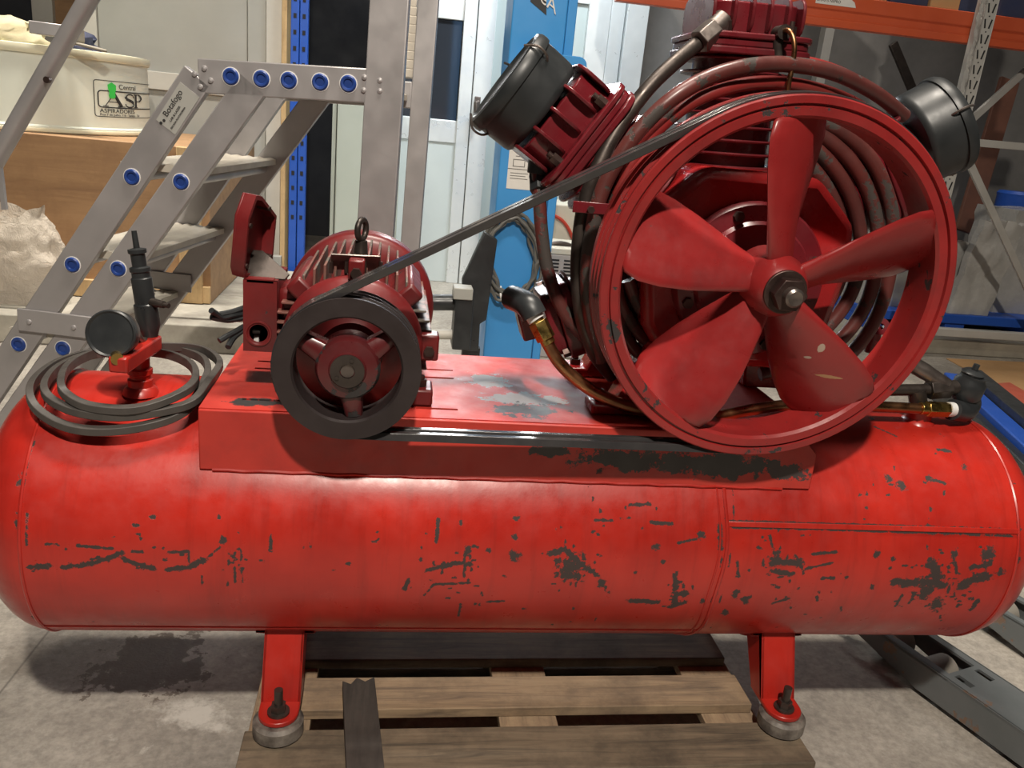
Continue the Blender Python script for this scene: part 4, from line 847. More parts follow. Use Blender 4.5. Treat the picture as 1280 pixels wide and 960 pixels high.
# =================================================================== LEFT BACKGROUND
ZB = P(250, 407, 2.45).z
tag(MB().box(-3.2, .05, 2.45, 2.56, 0, ZB).build('timber_beam', M['whiteboard'], None, .006), 'long whitewashed timber lying on the floor behind the coiled belt', 'beam')
ZS = P(250, 397, 2.64).z
SL = thing('board_platform', 'low platform of pale dusty boards behind the whitewashed timber', 'platform', (-1.6, 3.2, 0))
for i in range(5):
    mb = MB(); y0 = 2.64+.27*i; mb.box(-3.2, -.1-.05*(i % 2), y0, y0+.262, ZS-.03, ZS-.002*(i % 2)); mb.build('board', M['whiteboard'], SL, .004)
for x in (-3.0, -2.1, -1.2, -.4):
    mb = MB(); mb.box(x-.06, x+.06, 2.66, 3.95, 0, ZS-.031); mb.build('bearer', M['palold'], SL)
zc0 = ZS; cr = P(262, 250, 2.95)
zct = P(100, 172, 2.95).z
CRT = thing('plywood_crate', 'brown plywood crate under the white drum', 'crate', (cr.x-1.0, 3.6, ZS))
mb = MB(); mb.box(cr.x-2.2, cr.x, 2.95, 4.3, ZS+.001, zct); mb.build('crate_body', M['ply'], CRT, .004)
mb = MB(); e = P(235, 200, 2.94); mb.box(e.x-.05, e.x+.06, 2.915, 2.949, ZS+.001, zct); mb.build('batten', M['batten'], CRT, .004)
mb = MB(); mb.box(cr.x-2.2, cr.x, 2.925, 2.949, ZS+.002, ZS+.09); mb.build('batten', M['batten'], CRT, .004)
# ---- drum
DY, DRr = 3.62, .64; dx = P(178, 120, DY-.05).x-DRr; DC = V((dx, DY, 0)); dz0 = zct+.001; dz1 = P(100, 62, DY-DRr).z; HT = dz1-dz0
DRM = thing('white_drum', 'large round white plastic drum printed ASPIRADORES on the crate', 'drum', (dx, DY, dz0))
mb = MB(); mb.lathe([(0, 0), (DRr+.006, 0), (DRr+.012, .008), (DRr+.012, .030), (DRr, .038), (DRr-.006, HT-.03), (DRr-.02, HT-.025), (0, HT-.025)], (dx, DY, dz0), (0, 0, 1), 96); DB = mb.build('drum_body', M['drum'], DRM, fix=True)
mb = MB(); mb.lathe([(DRr-.03, HT-.035), (DRr+.004, HT-.035), (DRr+.010, HT-.02), (DRr+.006, HT+.004), (DRr-.03, HT+.008)], (dx, DY, dz0), (0, 0, 1), 96, True); mb.build('drum_rim', M['drumrim'], DRM, fix=True)
mb = MB(); mb.lathe([(DRr+.004, .004), (DRr+.016, .006), (DRr+.018, .014), (DRr+.016, .022), (DRr+.004, .024)], (dx, DY, dz0), (0, 0, 1), 96, True); mb.build('drum_rim', M['drumrim'], DRM, fix=True)
def DRp(px, py, R):
    d = ray(px, py); a = d.x**2+d.y**2; ex, ey = CAM.x-dx, CAM.y-DY; b = 2*(ex*d.x+ey*d.y); c = ex*ex+ey*ey-R*R
    return CAM+d*((-b-math.sqrt(max(0, b*b-4*a*c)))/(2*a))
def phi(p): return math.atan2(p.y-DY, p.x-dx)
pl0 = DRp(115, 99, DRr); pl1 = DRp(119, 145, DRr); ph0 = phi(pl1); zt_, zb_ = pl0.z, pl1.z; LH = zt_-zb_
def wrap(vs, fs, s0, z0, mat, name):      # vs: flat (x along arc, y up)
    mb = MB(); mb.add([V((dx+(DRr+.0008+v[2])*math.cos(ph0+1.38*(s0+v[0])/DRr), DY+(DRr+.0008+v[2])*math.sin(ph0+1.38*(s0+v[0])/DRr), z0+v[1])) for v in vs], fs); mb.build(name, M[mat], DRM)
def ribbon(pts, wd, mat, name):
    vs = []; fs = []; N = len(pts)
    for i, p in enumerate(pts):
        a = V(pts[max(i-1, 0)]); b = V(pts[min(i+1, N-1)]); t = (b-a).normalized(); n_ = V((-t.y, t.x)); q = V(p); vs += [(q.x-n_.x*wd/2, q.y-n_.y*wd/2, 0), (q.x+n_.x*wd/2, q.y+n_.y*wd/2, 0)]
    for i in range(N-1): fs.append((2*i, 2*i+2, 2*i+3, 2*i+1))
    wrap(vs, fs, 0, zb_, mat, name)
def rpath(x0, x1, y0, y1, r):
    out = [(x1, y1)]+[(x0+(x1-x0)*(1-i/30), y1) for i in range(1, 30)]+[(x0+r-r*math.sin(a), y1-r+r*math.cos(a)) for a in [math.pi/2*i/6 for i in range(7)]]
    out += [(x0+r-r*math.cos(a), y0+r-r*math.sin(a)) for a in [math.pi/2*i/6 for i in range(7)]]+[(x0+(x1-x0)*i/30, y0) for i in range(2, 31)]
    return out
u = LH/46.      # label unit: one photographed pixel
ribbon(rpath(0, 150*u, 0, LH, 3*u), .9*u, 'ink', 'label_frame')
ribbon(rpath(4*u, 150*u, 12*u, 33*u, 4*u), 1.5*u, 'ink', 'label_frame')
def poly(pts, s0, z0, mat, name):
    # fan of a possibly concave outline is avoided by giving convex pieces
    wrap([(x, y, 0) for x, y in pts], [tuple(range(len(pts)))], s0, z0, mat, name)
ax0 = 9*u; az = zb_+13.2*u
def strokeletter(segs, s0, z0):
    for (x0, y0, x1, y1, wd) in segs:
        d = V((x1-x0, y1-y0)); n_ = V((-d.y, d.x)).normalized()*wd/2
        poly([(a*u*1.3, b*u*1.3) for a, b in ((x0-n_.x, y0-n_.y), (x1-n_.x, y1-n_.y), (x1+n_.x, y1+n_.y), (x0+n_.x, y0+n_.y))], s0, z0, 'ink', 'letter')
strokeletter([(2, .4, 11, 13.5, .8), (10, 13.6, 18, .4, 3.2), (5.5, 4.6, 14.5, 4.6, .8), (0, .4, 5, .4, .7), (14, .4, 22, .4, .7)], ax0, az)
import itertools
S_ = [(11.5, 10), (11, 12.2), (8, 13.4), (4.5, 13), (2, 11), (2.2, 8.8), (5, 7.6), (9, 6.4), (11.6, 4.6), (11.6, 2), (9, .5), (5, .3), (2, 1.4), (1.2, 3.6)]
for i in range(len(S_)-1):
    wd = 3.0 if 4 <= i <= 7 else 1.3; strokeletter([(S_[i][0], S_[i][1], S_[i+1][0], S_[i+1][1], wd)], ax0+27.5*u, az)
strokeletter([(3, .4, 3, 13.4, 3), (0, .4, 6, .4, .8), (0, 13.4, 8, 13.4, .8), (8, 13.4, 12, 11.5, 1.6), (12, 11.5, 12, 8.5, 3), (12, 8.5, 8, 6.6, 1.6), (8, 6.6, 4, 6.6, .8)], ax0+43*u, az)
vs, fs = textmesh('ASPIRADORES', 7.6*u); wrap(vs, fs, 5*u, zb_+5.2*u, 'ink', 'lettering')
vs, fs = textmesh('Rua 7 de Julho, 116 - Santos - Tel', 4.2*u); wrap(vs, fs, 5*u, zb_+1.3*u, 'ink', 'lettering')
vs, fs = textmesh('Central', 9*u); wrap(vs, fs, 29*u, zb_+36.5*u, 'ink', 'lettering')
# green emblem (small bottle-like shape)
wrap([(x*u, y*u, .0006) for x, y in ((17, 24), (22, 23.5), (24.5, 26), (24, 31), (25.5, 36), (25.5, 41), (22, 43), (20, 44.5), (18, 43), (15, 41), (15.5, 36), (17, 31), (16, 27))], [tuple(range(13))], 0, zb_, 'green', 'emblem')
# things on the drum
zz = dz1+.008
def blob(name, c, r, mat, label, cat, seed, sc=(1, 1, 1), rough=.35):
    mb = MB(); mb.ball((0, 0, 0), 1, 12)
    for i, v in enumerate(mb.v):
        k = 1+rough*noise.noise(v*2.2+V((seed, 0, 0)))+rough*.5*noise.noise(v*5+V((seed, 3, 0))); v2 = v*k*r; mb.v[i] = V((v2.x*sc[0], v2.y*sc[1], max(v2.z*sc[2], -r*sc[2]*.8)))+V(c)
    zmin = min(v.z for v in mb.v); 
    for i in range(len(mb.v)): mb.v[i] = mb.v[i]+V((0, 0, c[2]-zmin))
    return tag(mb.build(name, M[mat], None, sharp=70), label, cat)
e = P(20, 45, DY-.45); blob('foam_scrap', V((e.x-.08, DY-.36, dz0+HT-.020)), .14, 'yellow', 'crumpled yellowed foam scrap lying on the white drum', 'foam scrap', 2, (1.3, .7, .55), .5)
e = P(62, 40, DY-.45); blob('rag', V((e.x+.06, DY-.24, dz0+HT-.020)), .07, 'darkfabric', 'dark crumpled rag on top of the white drum', 'rag', 5, (1.2, .8, .9), .6)
a, b = P(36, 46, DY-DRr-.0), P(82, 52, DY-DRr+.02)
mb = MB(); mb.obox((a+b)/2+V((0, .05, .045)), (b-a)/2, (0, .045, 0), (0, 0, .028)); tag(mb.build('metal_bracket', M['alu'], None, .004), 'grey metal bracket resting on the drum rim behind the handrail', 'bracket')
mb = MB(); e = P(113, 58, DY-DRr+.08); mb.obox(e+V((-.02, .02, .0)), (.075, 0, -.012), (0, .05, 0), (0, 0, .007)); mb.obox(e+V((-.075, .02, .035)), (.03, 0, .01), (0, .05, 0), (.0, 0, .03)); tag(mb.build('concrete_chunk', M['kerb'], None, .006), 'small grey stepped slab on the right of the drum rim', 'slab')
# ---- plastic bag
def bag():
    c = P(18, 395, 2.75); c.z = ZS; mb = MB(); N, K = 72, 34; hgt = P(60, 262, 2.8).z-ZS; vs = []
    for j in range(K+1):
        t = j/K
        for i in range(N):
            a = 2*math.pi*i/N; r = .23*(.82+.30*math.sin(math.pi*min(t*1.1, 1)))*(1-.10*t)
            q = V((math.cos(a)*1.2, math.sin(a)*1.2, t*2.6)); k = 1+.16*noise.noise(q*1.3)+.10*noise.noise(q*3.1)+.05*abs(noise.noise(q*8))
            topv = (.03*noise.noise(V((math.cos(a)*1.5, math.sin(a)*1.5, 9)))) if t > .6 else 0
            vs.append(c+V((math.cos(a)*r*k, math.sin(a)*r*k*.42, t*hgt*(1+.5*topv)+topv*t)))
    # inner lip folded back down
    base = len(vs)
    for j in range(1, 9):
        for i in range(N):
            p = vs[K*N+i]; vs.append(V((c.x+(p.x-c.x)*(1-.035*j), c.y+(p.y-c.y)*(1-.035*j), p.z-.028*j)))
    fs = []
    R_ = K+9
    for j in range(R_-1): fs += [(j*N+i, j*N+(i+1) % N, (j+1)*N+(i+1) % N, (j+1)*N+i) for i in range(N)]
    fs.append(tuple((R_-1)*N+i for i in range(N)))
    mb.add(vs, fs); return tag(mb.build('plastic_sack', M['bag'], None, sharp=60, fix=True), 'crumpled translucent plastic sack slumped against the crate', 'sack')
bag()
# ---- grey panels behind the ladder
def vpanel(px0, px1, Y, mat, nm, label, cat, z1=2.5, z0=0., th=.05, pyr=150):
    x0, x1 = P(px0, pyr, Y).x, P(px1, pyr, Y).x; return tag(MB().box(x0, x1, Y, Y+th, z0, z1).build(nm, M[mat], None, .003), label, cat)
GP = thing('grey_cabinet', 'tall grey sheet-metal cabinet behind the ladder steps', 'cabinet', (P(230, 150, 4.45).x, 4.7, 0))
x0, x1, x2, x3 = [P(q, 150, 4.45).x for q in (128, 310, 333, 352)]; xl = P(108, 150, 4.45).x
MB().box(x0+.004, x1-.004, 4.45, 4.95, .06, 2.6).build('cabinet_door', M['panel'], GP, .004)
MB().box(xl, x0, 4.43, 4.95, .0, 2.6).build('cabinet_stile', M['panellight'], GP, .004)
MB().box(x1, x2-.004, 4.44, 4.95, .0, 2.6).build('cabinet_stile', M['panel'], GP, .004)
MB().box(x2, x3, 4.42, 4.95, .0, 2.6).build('cabinet_side', M['panellight'], GP, .004)
MB().box(x0, x1, 4.43, 4.449, P(240, 104, 4.43).z-.06, P(240, 104, 4.43).z+.05).build('cabinet_rail', M['panellight'], GP, .004)
a = P(354, 150, 4.40); tag(MB().box(a.x-.012, a.x+.02, 4.38, 4.60, 0, 2.6).build('plywood_edge', M['batten'], None, .002), 'thin plywood sheet on edge against the grey cabinet', 'plywood')
tag(MB().box(P(238, 350, 4.1).x, P(345, 350, 4.1).x, 4.32, 4.38, .001, .15).build('grey_plank', M['panel'], None, .004), 'short grey plank lying at the foot of the grey cabinet', 'plank')
# far left: dark shelf with pale posts
DSH = thing('back_shelf', 'dark shelving with pale posts behind the white drum', 'shelving', (P(50, 20, 5.2).x, 5.4, 0))
MB().box(P(-60, 20, 5.4).x, P(45, 20, 5.4).x, 5.4, 5.9, 0, 2.6).build('shelf_back', M['shade_and_black'], DSH)
MB().box(P(40, 20, 5.3).x, P(66, 20, 5.3).x, 5.3, 5.38, 0, 2.6).build('shelf_post', M['panellight'], DSH, .004)
MB().box(P(66, 20, 5.35).x, P(104, 20, 5.35).x, 5.35, 5.38, 0, 2.6).build('shelf_side', M['ply'], DSH, .004)
# ---- blue slotted upright
def bluepost():
    Y = 4.1; a = P(362, 150, Y).x; b = P(383, 150, Y).x; T_ = thing('blue_rack_upright', 'bright blue slotted rack upright left of the ladder posts', 'rack upright', ((a+b)/2, Y, 0)); mid = (a+b)/2
    for x0, x1, dy in ((a, mid-.002, 0), (mid+.002, b, .004)):
        MB().box(x0, x1, Y+dy, Y+.06, 0, 2.6).build('channel', M['rackblue'], T_, .004)
        cx = (x0+x1)/2
        me = MB().box(-.009, .009, -.0015, .0015, -.013, .013).mesh('slot'); me.materials.append(M['hole'])
        z = .45
        while z < 1.9:
            inst('slot', me, Matrix.Translation((cx, Y+dy-.0005, z)), T_); z += .092
bluepost()
# ---- pale cabinet behind ladder posts
T_ = thing('pale_cabinet', 'pale green-grey steel cabinet behind the motor and ladder post', 'cabinet', (P(440, 200, 4.3).x, 4.5, 0))
MB().box(P(420, 200, 4.3).x, P(500, 200, 4.3).x, 4.3, 4.7, 0, P(440, 126, 4.3).z).build('cabinet_body', M['cab'], T_, .008)
MB().box(P(414, 200, 4.32).x, P(419, 200, 4.32).x, 4.32, 4.7, 0, P(440, 130, 4.3).z).build('cabinet_door', M['cab'], T_, .004)
# ---- aluminium door with window, frame
YD = 4.6
def dx_(px): return P(px, 120, YD).x
D1 = thing('door_1', 'white aluminium door with dark glass behind the ladder posts', 'door', (dx_(560), YD, 0)); del D1['category']; D1['kind'] = 'structure'
MB().box(dx_(470), dx_(576), YD, YD+.05, 0, P(560, 150, YD).z).build('door_panel', M['doorpanel'], D1, .004)
MB().box(dx_(470), dx_(576), YD-.01, YD+.05, P(555, 178, YD).z, P(555, 150, YD).z).build('door_rail', M['doorwhite'], D1, .004)
MB().box(dx_(470), dx_(576), YD-.01, YD+.05, P(560, 24, YD).z, P(560, -30, YD).z).build('door_rail', M['doorwhite'], D1, .004)
MB().box(dx_(470), dx_(572), YD+.015, YD+.03, P(555, 150, YD).z, P(555, 24, YD).z).build('pane', M['darkglass'], D1)
MB().box(dx_(573), dx_(589), YD-.03, YD+.06, 0, 2.7).build('door_stile', M['doorwhite'], D1, .004)
MB().box(dx_(590), dx_(612), YD-.04, YD+.06, 0, 2.7).build('door_stile', M['doorwhite'], D1, .004)
MB().box(dx_(612), dx_(652), YD+.0, YD+.04, 0, 2.7).build('side_light', M['paleglass'], D1, .003)
c = P(596, 138, YD-.05); mb = MB(); mb.obox(c, (.02, 0, 0), (0, .008, 0), (0, 0, .09)); mb.cyl(c+V((0, -.01, .05)), c+V((0, -.05, .05)), .014, n=12); mb.cyl(c+V((-.012, -.05, .055)), c+V((-.004, -.05, -.07)), .016, n=12); mb.build('door_handle', M['steel'], D1, .003)
D2 = thing('door_2', 'white aluminium window frame right of the blue lift column', 'frame', (dx_(745), YD, 0)); del D2['category']; D2['kind'] = 'structure'
MB().box(dx_(640), dx_(728), YD, YD+.03, 0, 2.7).build('pane', M['paleglass'], D2)
MB().box(dx_(696), dx_(740), YD-.02, YD+.05, P(720, 4, YD).z, 2.7).build('frame_rail', M['doorwhite'], D2, .004)
for a, b, o_ in ((723, 750, 0), (751, 768, .02), (769, 795, -.02)): MB().box(dx_(a), dx_(b), YD-.04+o_, YD+.07, 0, 2.7).build('frame_post', M['doorwhite'], D2, .005)
tag(MB().box(dx_(795), 1.55, YD+.3, YD+.4, 0, 3.2).build('wall_recess_shade', M['shade_and_black']), 'flat panel beside the aluminium frame coloured near-black as a recess in shade', kind='structure')  # recess shade is put into the panel's near-black colour
# =================================================================== BLUE LIFT COLUMN
YC = 2.25
def cxp(px, Y=YC): return P(px, 220, Y).x
LC = thing('lift_column', 'bright blue steel vehicle lift column behind the motor', 'lift column', ((cxp(625)+cxp(690))/2, YC+.1, 0))
xa, xb = cxp(623), cxp(688); xc = cxp(700)
MB().box(xa, xb, YC, YC+.25, 0, 2.6).build('column_face', M['blue'], LC, .006)
MB().box(xb+.003, xc, YC+.012, YC+.25, 0, 2.6).build('column_flange', M['blue'], LC, .004)
a = P(648, 70, YC-.02); b = P(732, 84, YC-.02); mb = MB(); zt2 = P(712, 70, YC-.02).z; mb.prism(rrect(b.x-a.x, .24, .035), V(((a.x+b.x)/2, YC-.045, zt2-.12)), (1, 0, 0), (0, 0, 1), (0, .03, 0)); mb.build('carriage_plate', M['blue'], LC, .003, fix=True)
# black parallelogram badge with white lettering
q = [P(663, 2, YC-.001), P(683, 19, YC-.001), P(683, -14, YC-.001), P(663, -30, YC-.001)]
mb = MB(); mb.prism([(p.x, p.z) for p in q], (0, YC, 0), (1, 0, 0), (0, 0, 1), (0, -.002, 0)); mb.build('badge', M['ink'], LC, fix=True)
ux = (q[1]-q[0]); ux.y = 0; ux.normalize(); flattext('reA', .075, q[0]+V((.012, -.003, .022)), ux, (0, 0, 1), 'paper', LC)
# instruction sheet
a, b = P(637, 186, YC-.001), P(664, 238, YC-.001); mb = MB(); mb.box(a.x, b.x+.05, YC-.0015, YC-.0002, b.z, a.z); LBL = mb.build('instruction_sheet', M['paper'], LC)
for k, (x0, x1, y0, y1) in enumerate(((.02, .07, .10, .103), (.02, .07, .13, .133), (.02, .023, .10, .133), (.07, .073, .10, .133), (.0, .12, .088, .091), (.012, .09, .070, .0725), (.012, .08, .058, .0605), (.012, .09, .046, .0485), (.03, .06, .145, .148))):
    mb = MB(); mb.box(a.x+x0, a.x+x1, YC-.0022, YC-.0016, b.z+y0*.95, b.z+y1*.95); mb.build('print_line', M['cable'], LC)
# cable coil hung on the column
CC = thing('cable_coil', 'grey cable coiled and hung on the blue lift column', 'cable', (P(640, 330, YC-.03).x, YC-.03, P(640, 380, YC-.03).z))
for k in range(6):
    r0 = random.Random(k); pts = []
    for i in range(28):
        a = 2*math.pi*i/28; cx, cy = 640+r0.uniform(-2, 2), 322+r0.uniform(-2, 2); rx, ry = 27+2.2*k, 46+2*k
        pts.append(P(cx+rx*math.cos(a)+2*math.sin(3*a+k), cy+ry*math.sin(a), YC-.022-.010*(k % 3)-.004*math.sin(2*a+k)))
    mb = MB(); mb.tube(catmull(pts, 3, True), .0075, 8, True); mb.build('cable_turn', M['cable'], CC)
for px, py in ((626, 358), (646, 360)):
    mb = MB(); mb.tube(catmull([P(px, py, YC-.015), P(px, py+12, YC-.05), P(px+3, py+22, YC-.04)], 4), .005, 6); mb.build('cable_tie', M['whiteplug'], CC)
mb = MB(); mb.cyl(P(606, 322, YC-.05), P(612, 338, YC-.05), .012, n=12); mb.build('cable_plug', M['paper'], CC)
# black lift arm bracket beside the column
BK = thing('black_arm_bracket', 'black steel arm bracket with padded end left of the blue column', 'bracket', (P(590, 400, 2.1).x, 2.1, 0))
mb = MB(); q = [(578, 350), (606, 290), (622, 300), (608, 400), (600, 405), (598, 440), (580, 440)]; mb.prism([(P(x, y, 2.12).x, P(x, y, 2.12).z) for x, y in q], (0, 2.12, 0), (1, 0, 0), (0, 0, 1), (0, .05, 0)); mb.build('arm_plate', M['black'], BK, .004, fix=True)
a, b = P(570, 362, 2.0), P(587, 437, 2.0); MB().box(a.x, b.x, 1.98, 2.11, b.z, a.z).build('pad_block', M['black'], BK, .006)
a = P(530, 378, 2.05); b = P(572, 378, 2.05); MB().cyl(a, b, .035, n=18).build('arm_tube', M['black'], BK)
a = P(530, 418, 2.05); b = P(572, 418, 2.05); MB().cyl(a, b, .022, n=18).build('arm_tube', M['panellight'], BK)
a, b = P(567, 358, 2.0), P(590, 374, 2.0); MB().box(a.x, b.x, 1.97, 2.06, b.z, a.z).build('pad_cap', M['panel'], BK, .004)
x_ = (P(578, 440, 2.12).x+P(600, 440, 2.12).x)/2; MB().box(x_-.04, x_+.04, 2.13, 2.17, 0, P(590, 436, 2.12).z).build('arm_leg', M['black'], BK)
# cream cabinet with vents behind
YV = 2.7
T_ = thing('battery_charger', 'cream sheet-metal box with vent slots and red wire beside the blue column', 'charger', (P(700, 330, YV).x, YV+.15, 0))
a, b = P(680, 322, YV), P(735, 322, YV); z1_ = P(700, 318, YV).z; MB().box(a.x, b.x, YV, YV+.35, 0, z1_).build('charger_body', M['ventgrey'], T_, .008)
MB().box(a.x, b.x, YV-.004, YV+.36, z1_, z1_+.03).build('charger_top', M['cream'], T_, .004)
me = MB().box(-.03, .03, -.002, .002, -.004, .004).mesh('vent_slot'); me.materials.append(M['hole'])
for i in range(2):
    for j in range(6): inst('vent_slot', me, Matrix.Translation((a.x+.05+.085*i, YV-.001, z1_-.03-.018*j)), T_)
mb = MB(); mb.tube(catmull([P(684, 306, YV+.1), P(700, 304, YV+.1), P(714, 308, YV+.1), P(720, 318, YV+.1)], 5), .012, 8); mb.build('charger_handle', M['darksteel'], T_)
YW = 3.4; a, b = P(676, 255, YW), P(745, 300, YW); tag(MB().box(a.x, b.x, YW, YW+.3, 0, P(700, 255, YW).z).build('cream_carton', M['cream'], None, .01), 'plain cream carton standing behind the charger and cooling tubes', 'carton')
mb = MB(); mb.tube(catmull([P(682, 262, YW-.02), P(690, 268, YW-.02), P(702, 275, YW-.02), P(710, 285, YW-.02), P(716, 298, YW-.02)], 6), .010, 8); tag(mb.build('red_wire', M['redwire']), 'thin red wire hanging in front of the cream carton', 'wire')
# =================================================================== RACK ON THE RIGHT
YR = 3.0
zb0 = P(1160, 48, YR).z; zb1 = P(1160, 8, YR).z
RK = thing('pallet_rack', 'heavy pallet rack with orange beam and grey perforated upright', 'rack', (P(1215, 200, YR).x, YR+.4, 0))
xL = P(770, 10, YR).x; xR = P(1300, 60, YR).x+.3
mb = MB(); mb.prism([(0, 0), (.0, .035), (.012, .045), (.012, .075), (0, .085), (0, zb1-zb0), (.06, zb1-zb0), (.06, 0)], (xL, YR, zb0), (0, 1, 0), (0, 0, 1), (xR-xL, 0, 0)); mb.build('rack_beam', M['orange'], RK, .003, fix=True)
pu_ = P(1218, 100, YR-.1).x
def upright(Y, cx, holes):
    w_ = .062; mb = MB(); mb.box(cx-w_*.55, cx+w_*.45, Y, Y+.006, 0, 2.9); mb.box(cx+w_*.45, cx+w_*.55, Y-.0, Y+.085, 0, 2.9); mb.box(cx-w_*.55, cx-w_*.45, Y, Y+.085, 0, 2.9); U = mb.build('rack_upright', M['rackgrey'], RK, .003)
    if holes:
        z = .9
        k = 0
        while z < 2.3:
            for s in (-1, 1):
                mb = MB(); c = V((cx-.003+s*.014, Y-.0008, z)); mb.bar(c+V((s*.006, 0, .022)), c-V((s*.003, 0, .022)), .008, .002, (0, 1, 0)); mb.build('slot', M['hole'], U)
            mb = MB(); mb.cyl((cx-.003, Y-.001, z+.036), (cx-.003, Y+.001, z+.036), .004, n=8); mb.build('pin_hole', M['hole'], U)
            mb = MB(); mb.cyl((cx+w_*.55-.001, Y+.04, z+.01), (cx+w_*.55+.0012, Y+.04, z+.01), .005, n=8); mb.build('pin_hole', M['hole'], U)
            z += .075
    return U
upright(YR-.10, pu_, True); upright(YR+1.68, pu_+.02, False)
# stretch film scraps on the upright
mb = MB(); vs = []
for j in range(26):
    z = 1.15+.034*j; 
    for i in range(3): vs.append((pu_-.037-.016*i-.014*noise.noise(V((j*.5, i*.7, 1))), YR-.10+.02*noise.noise(V((j*.7, i*.9, 4))), z))
mb.add(vs, [(j*3+i, j*3+i+1, j*3+3+i+1, j*3+3+i) for j in range(25) for i in range(2)]); o_ = mb.build('film_scrap', M['film'], RK, sharp=80)
sm = o_.modifiers.new('solid', 'SOLIDIFY'); sm.thickness = .0015
def brace(p, q, r=.02, mat='rackgrey'):
    mb = MB(); mb.bar(p, q, r*2, r, (0, 1, 0)); mb.build('rack_brace', M[mat], RK, .002)
brace(P(1205, 158, YR-.03), P(1300, 72, YR+.35)); brace(P(1205, 177, YR), P(1320, 187, YR+.1), .02); brace(P(1210, 200, YR), P(1330, 460, YR+.3), .02)
brace(P(1116, 54, YR+1.59), P(1150, 135, YR+1.59), .03, 'darksteel')
# floor rail and kerb under the rack
a, b = P(1110, 410, 3.25), P(1300, 424, 3.25); mb = MB(); mb.bar(a, V((b.x+.5, b.y, a.z)), .05, .05, (0, 1, 0)); mb.build('floor_rail', M['rackgrey'], RK, .004)
a = P(1240, 446, 3.3); k0 = PZ(1240, 447, 0); tag(MB().box(1.45, 7, k0.y, k0.y+.5, 0, .10).build('trim_kerb', M['kerb'], None, .01), 'rough concrete kerb under the rack', kind='structure')
# paper label on the beam
a, b = P(1017, 15, YR-.001), P(1066, 29, YR-.001); mb = MB(); zc_ = (a.z+b.z)/2+.01; mb.prism([(a.x, -.019), (b.x, -.019), (b.x-.012, .005), (b.x-.03, .016), (a.x, .019)], (0, YR-.0012, zb0+.108-.078+.09), (1, 0, 0), (0, 0, 1), (0, -.001, 0)); mb.build('beam_label', M['paper'], RK, fix=True)
flattext('B10-015 NEPRO', .019, V((a.x+.006, YR-.0028, zb0+.113)), (1, 0, 0), (0, 0, 1), 'ink', RK)
# goods on the beam
zt3 = zb1+.001
def crate_on(px0, px1, mat, hgt, nm, label, cat, dep=.7, y=YR+.02):
    a, b = P(px0, 6, y), P(px1, 6, y); return tag(MB().box(a.x, b.x, y, y+dep, zt3, zt3+hgt).build(nm, M[mat], None, .006), label, cat)
crate_on(1078, 1108, 'card', .05, 'wood_block', 'small pale wooden block on the orange beam next to the pump head', 'wood block', .9)
crate_on(1112, 1160, 'darkfabric', .5, 'navy_bundle', 'dark navy wrapped bundle on the rack beam between two wood blocks', 'bundle', .8)
crate_on(1163, 1200, 'card', .12, 'wood_block', 'larger tan wooden block on the orange beam beside the perforated upright', 'wood block', .9)
crate_on(1250, 1330, 'darkfabric', .6, 'navy_crate', 'dark blue crate on the rack right of the perforated upright', 'crate', .8)
crate_on(1018, 1074, 'shade_and_black', .5, 'black_box', 'black box on the rack beam beside the compressor top head', 'box', .8)
crate_on(800, 905, 'shade_and_black', .45, 'black_box', 'black box on the rack beam left of the compressor top head', 'box', .8)
# wrapped goods on the blue pallet beneath
zbp = P(1240, 396, 3.5).z
BP = thing('blue_pallet', 'dark blue pallet under the film-wrapped goods', 'pallet', (P(1240, 400, 3.8).x, 3.8, 0))
a, b = P(1080, 400, 3.5), P(1400, 400, 3.5)
MB().box(a.x, b.x, 3.48, 4.5, zbp-.06, zbp).build('pallet_deck', M['rackblue'], BP, .005)
for i in range(4): x = a.x+(b.x-a.x)*i/3.2; MB().box(x, x+.14, 3.5, 4.45, .101, zbp-.061).build('pallet_block', M['rackblue'], BP, .004)
def wrapbox(px0, px1, pyt, Y, lean, label, mat='film', dep=.3, seed=1):
    x0, x1 = P(px0, 330, Y).x, P(px1, 330, Y).x; zt_ = P((px0+px1)/2, pyt, Y).z; N, K = 10, 12; mb = MB(); vs = []
    for j in range(K+1):
        for i in range(N+1):
            u_, v_ = i/N, j/K; vs.append(V((x0+(x1-x0)*u_+lean*v_, Y+.03*noise.noise(V((u_*3, v_*4, seed)))+.02*noise.noise(V((u_*9, v_*8, seed))), zbp+.001+(zt_-zbp)*v_+.03*v_*noise.noise(V((u_*4, seed, 2))))))
    n0 = len(vs); vs += [p+V((0, dep, 0)) for p in vs]; fs = []
    for j in range(K):
        for i in range(N): q = j*(N+1)+i; fs += [(q, q+1, q+N+2, q+N+1), (n0+q, n0+q+N+1, n0+q+N+2, n0+q+1)]
    for i in range(N): fs += [(i, n0+i, n0+i+1, i+1), (K*(N+1)+i, K*(N+1)+i+1, n0+K*(N+1)+i+1, n0+K*(N+1)+i)]
    for j in range(K): q = j*(N+1); fs += [(q, q+N+1, n0+q+N+1, n0+q), (q+N, n0+q+N, n0+q+2*N+1, q+2*N+1)]
    mb.add(vs, fs); return tag(mb.build('wrapped_panel', M[mat], None, sharp=70, fix=True), label, 'wrapped panel')
wrapbox(1085, 1212, 300, 3.62, 0, 'grey film-wrapped stack on the blue pallet behind the wheel', 'wrap', .5, 3)
wrapbox(1200, 1252, 275, 3.52, .10, 'tilted grey film-wrapped sheet leaning right on the blue pallet', 'wrap', .06, 1)
wrapbox(1256, 1400, 268, 3.66, 0, 'film-wrapped stack at the right edge on the blue pallet', 'wrap', .42, 5)
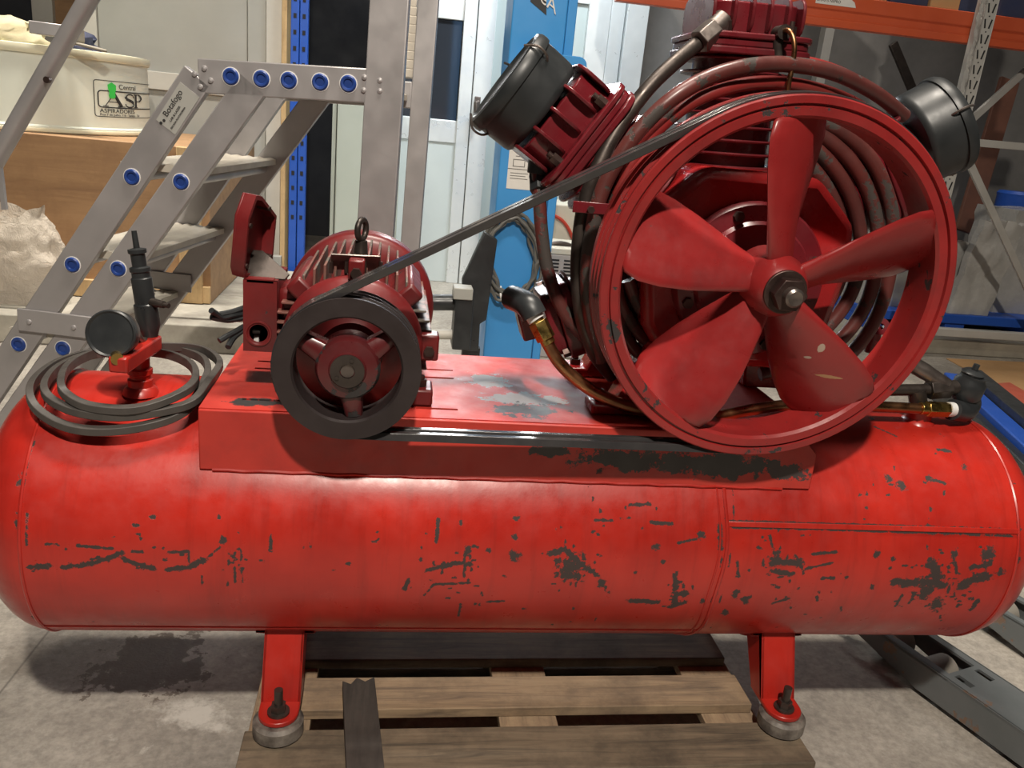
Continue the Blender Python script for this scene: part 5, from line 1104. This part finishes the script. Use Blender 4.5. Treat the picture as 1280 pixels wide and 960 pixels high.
# brown leaning boards and a blue drum behind the brace
mb = MB(); mb.bar(P(1205, 290, 4.35), P(1262, 100, 4.6), .16, .03, (0, 1, 0)); tag(mb.build('leaning_board', M['redwood'], None, .003), 'reddish brown board leaning against the wall behind the rack brace', 'board')
a = P(1262, 250, 4.4); mb = MB(); mb.lathe([(0, 0), (.16, 0), (.165, .02), (.16, .04), (.16, .75), (.165, .77), (.15, .79), (0, .79)], V((P(1275, 250, 4.36).x, 4.36, zbp+.001)), (0, 0, 1), 32)
tag(mb.build('blue_drum', M['rackblue'], None, fix=True), 'deep blue plastic drum behind the rack brace at the right edge', 'drum')
# =================================================================== FLOOR ITEMS ON THE RIGHT
q = [PZ(1183, 448, .004), PZ(1330, 455, .004), PZ(1330, 560, .004), PZ(1262, 492, .004)]
mb = MB(); mb.prism([(p.x, p.y) for p in q], (0, 0, .001), (1, 0, 0), (0, 1, 0), (0, 0, .004)); CB_ = mb.build('cardboard_sheet', M['card'], None, fix=True); tag(CB_, 'flat tan cardboard sheet on the floor behind the tank, right edge', 'cardboard')
q = [PZ(1236, 480, .005), PZ(1262, 478, .005), PZ(1300, 500, .005), PZ(1300, 540, .005), PZ(1268, 510, .005)]
mb = MB(); mb.prism([(p.x, p.y) for p in q], (0, 0, .0052), (1, 0, 0), (0, 1, 0), (0, 0, .0006)); mb.build('red_paint_patch', M['redpaintfloor'], CB_, fix=True)
# blue lift arm behind the tank's right end
BA = thing('blue_lift_arm', 'blue and black lift arm lying beyond the right end of the tank', 'lift arm', PZ(1270, 560, 0))
a, b = PZ(1190, 470, .17), PZ(1345, 610, .17); dv = (b-a).normalized(); sv = V((-dv.y, dv.x, 0))
mb = MB(); mb.obox((a+b)/2+V((0, 0, -.03)), (b-a)/2, sv*.04, (0, 0, .045)); mb.build('arm_beam', M['rackblue'], BA, .006)
mb = MB(); mb.obox((a+b)/2+sv*.085+V((0, 0, -.0)), (b-a)/2, sv*.042, (0, 0, .05)); mb.build('arm_rail', M['black'], BA, .006)
mb = MB(); mb.obox((a+b)/2-sv*.065+V((0, 0, -.065)), (b-a)/2, sv*.022, (0, 0, .055)); mb.build('arm_skid', M['black'], BA, .006)
for t in (.2, .8):
    c = a+(b-a)*t; mb = MB(); mb.obox(V((c.x, c.y, .047)), dv*.03, sv*.05, (0, 0, .046)); mb.build('arm_foot', M['black'], BA, .004)
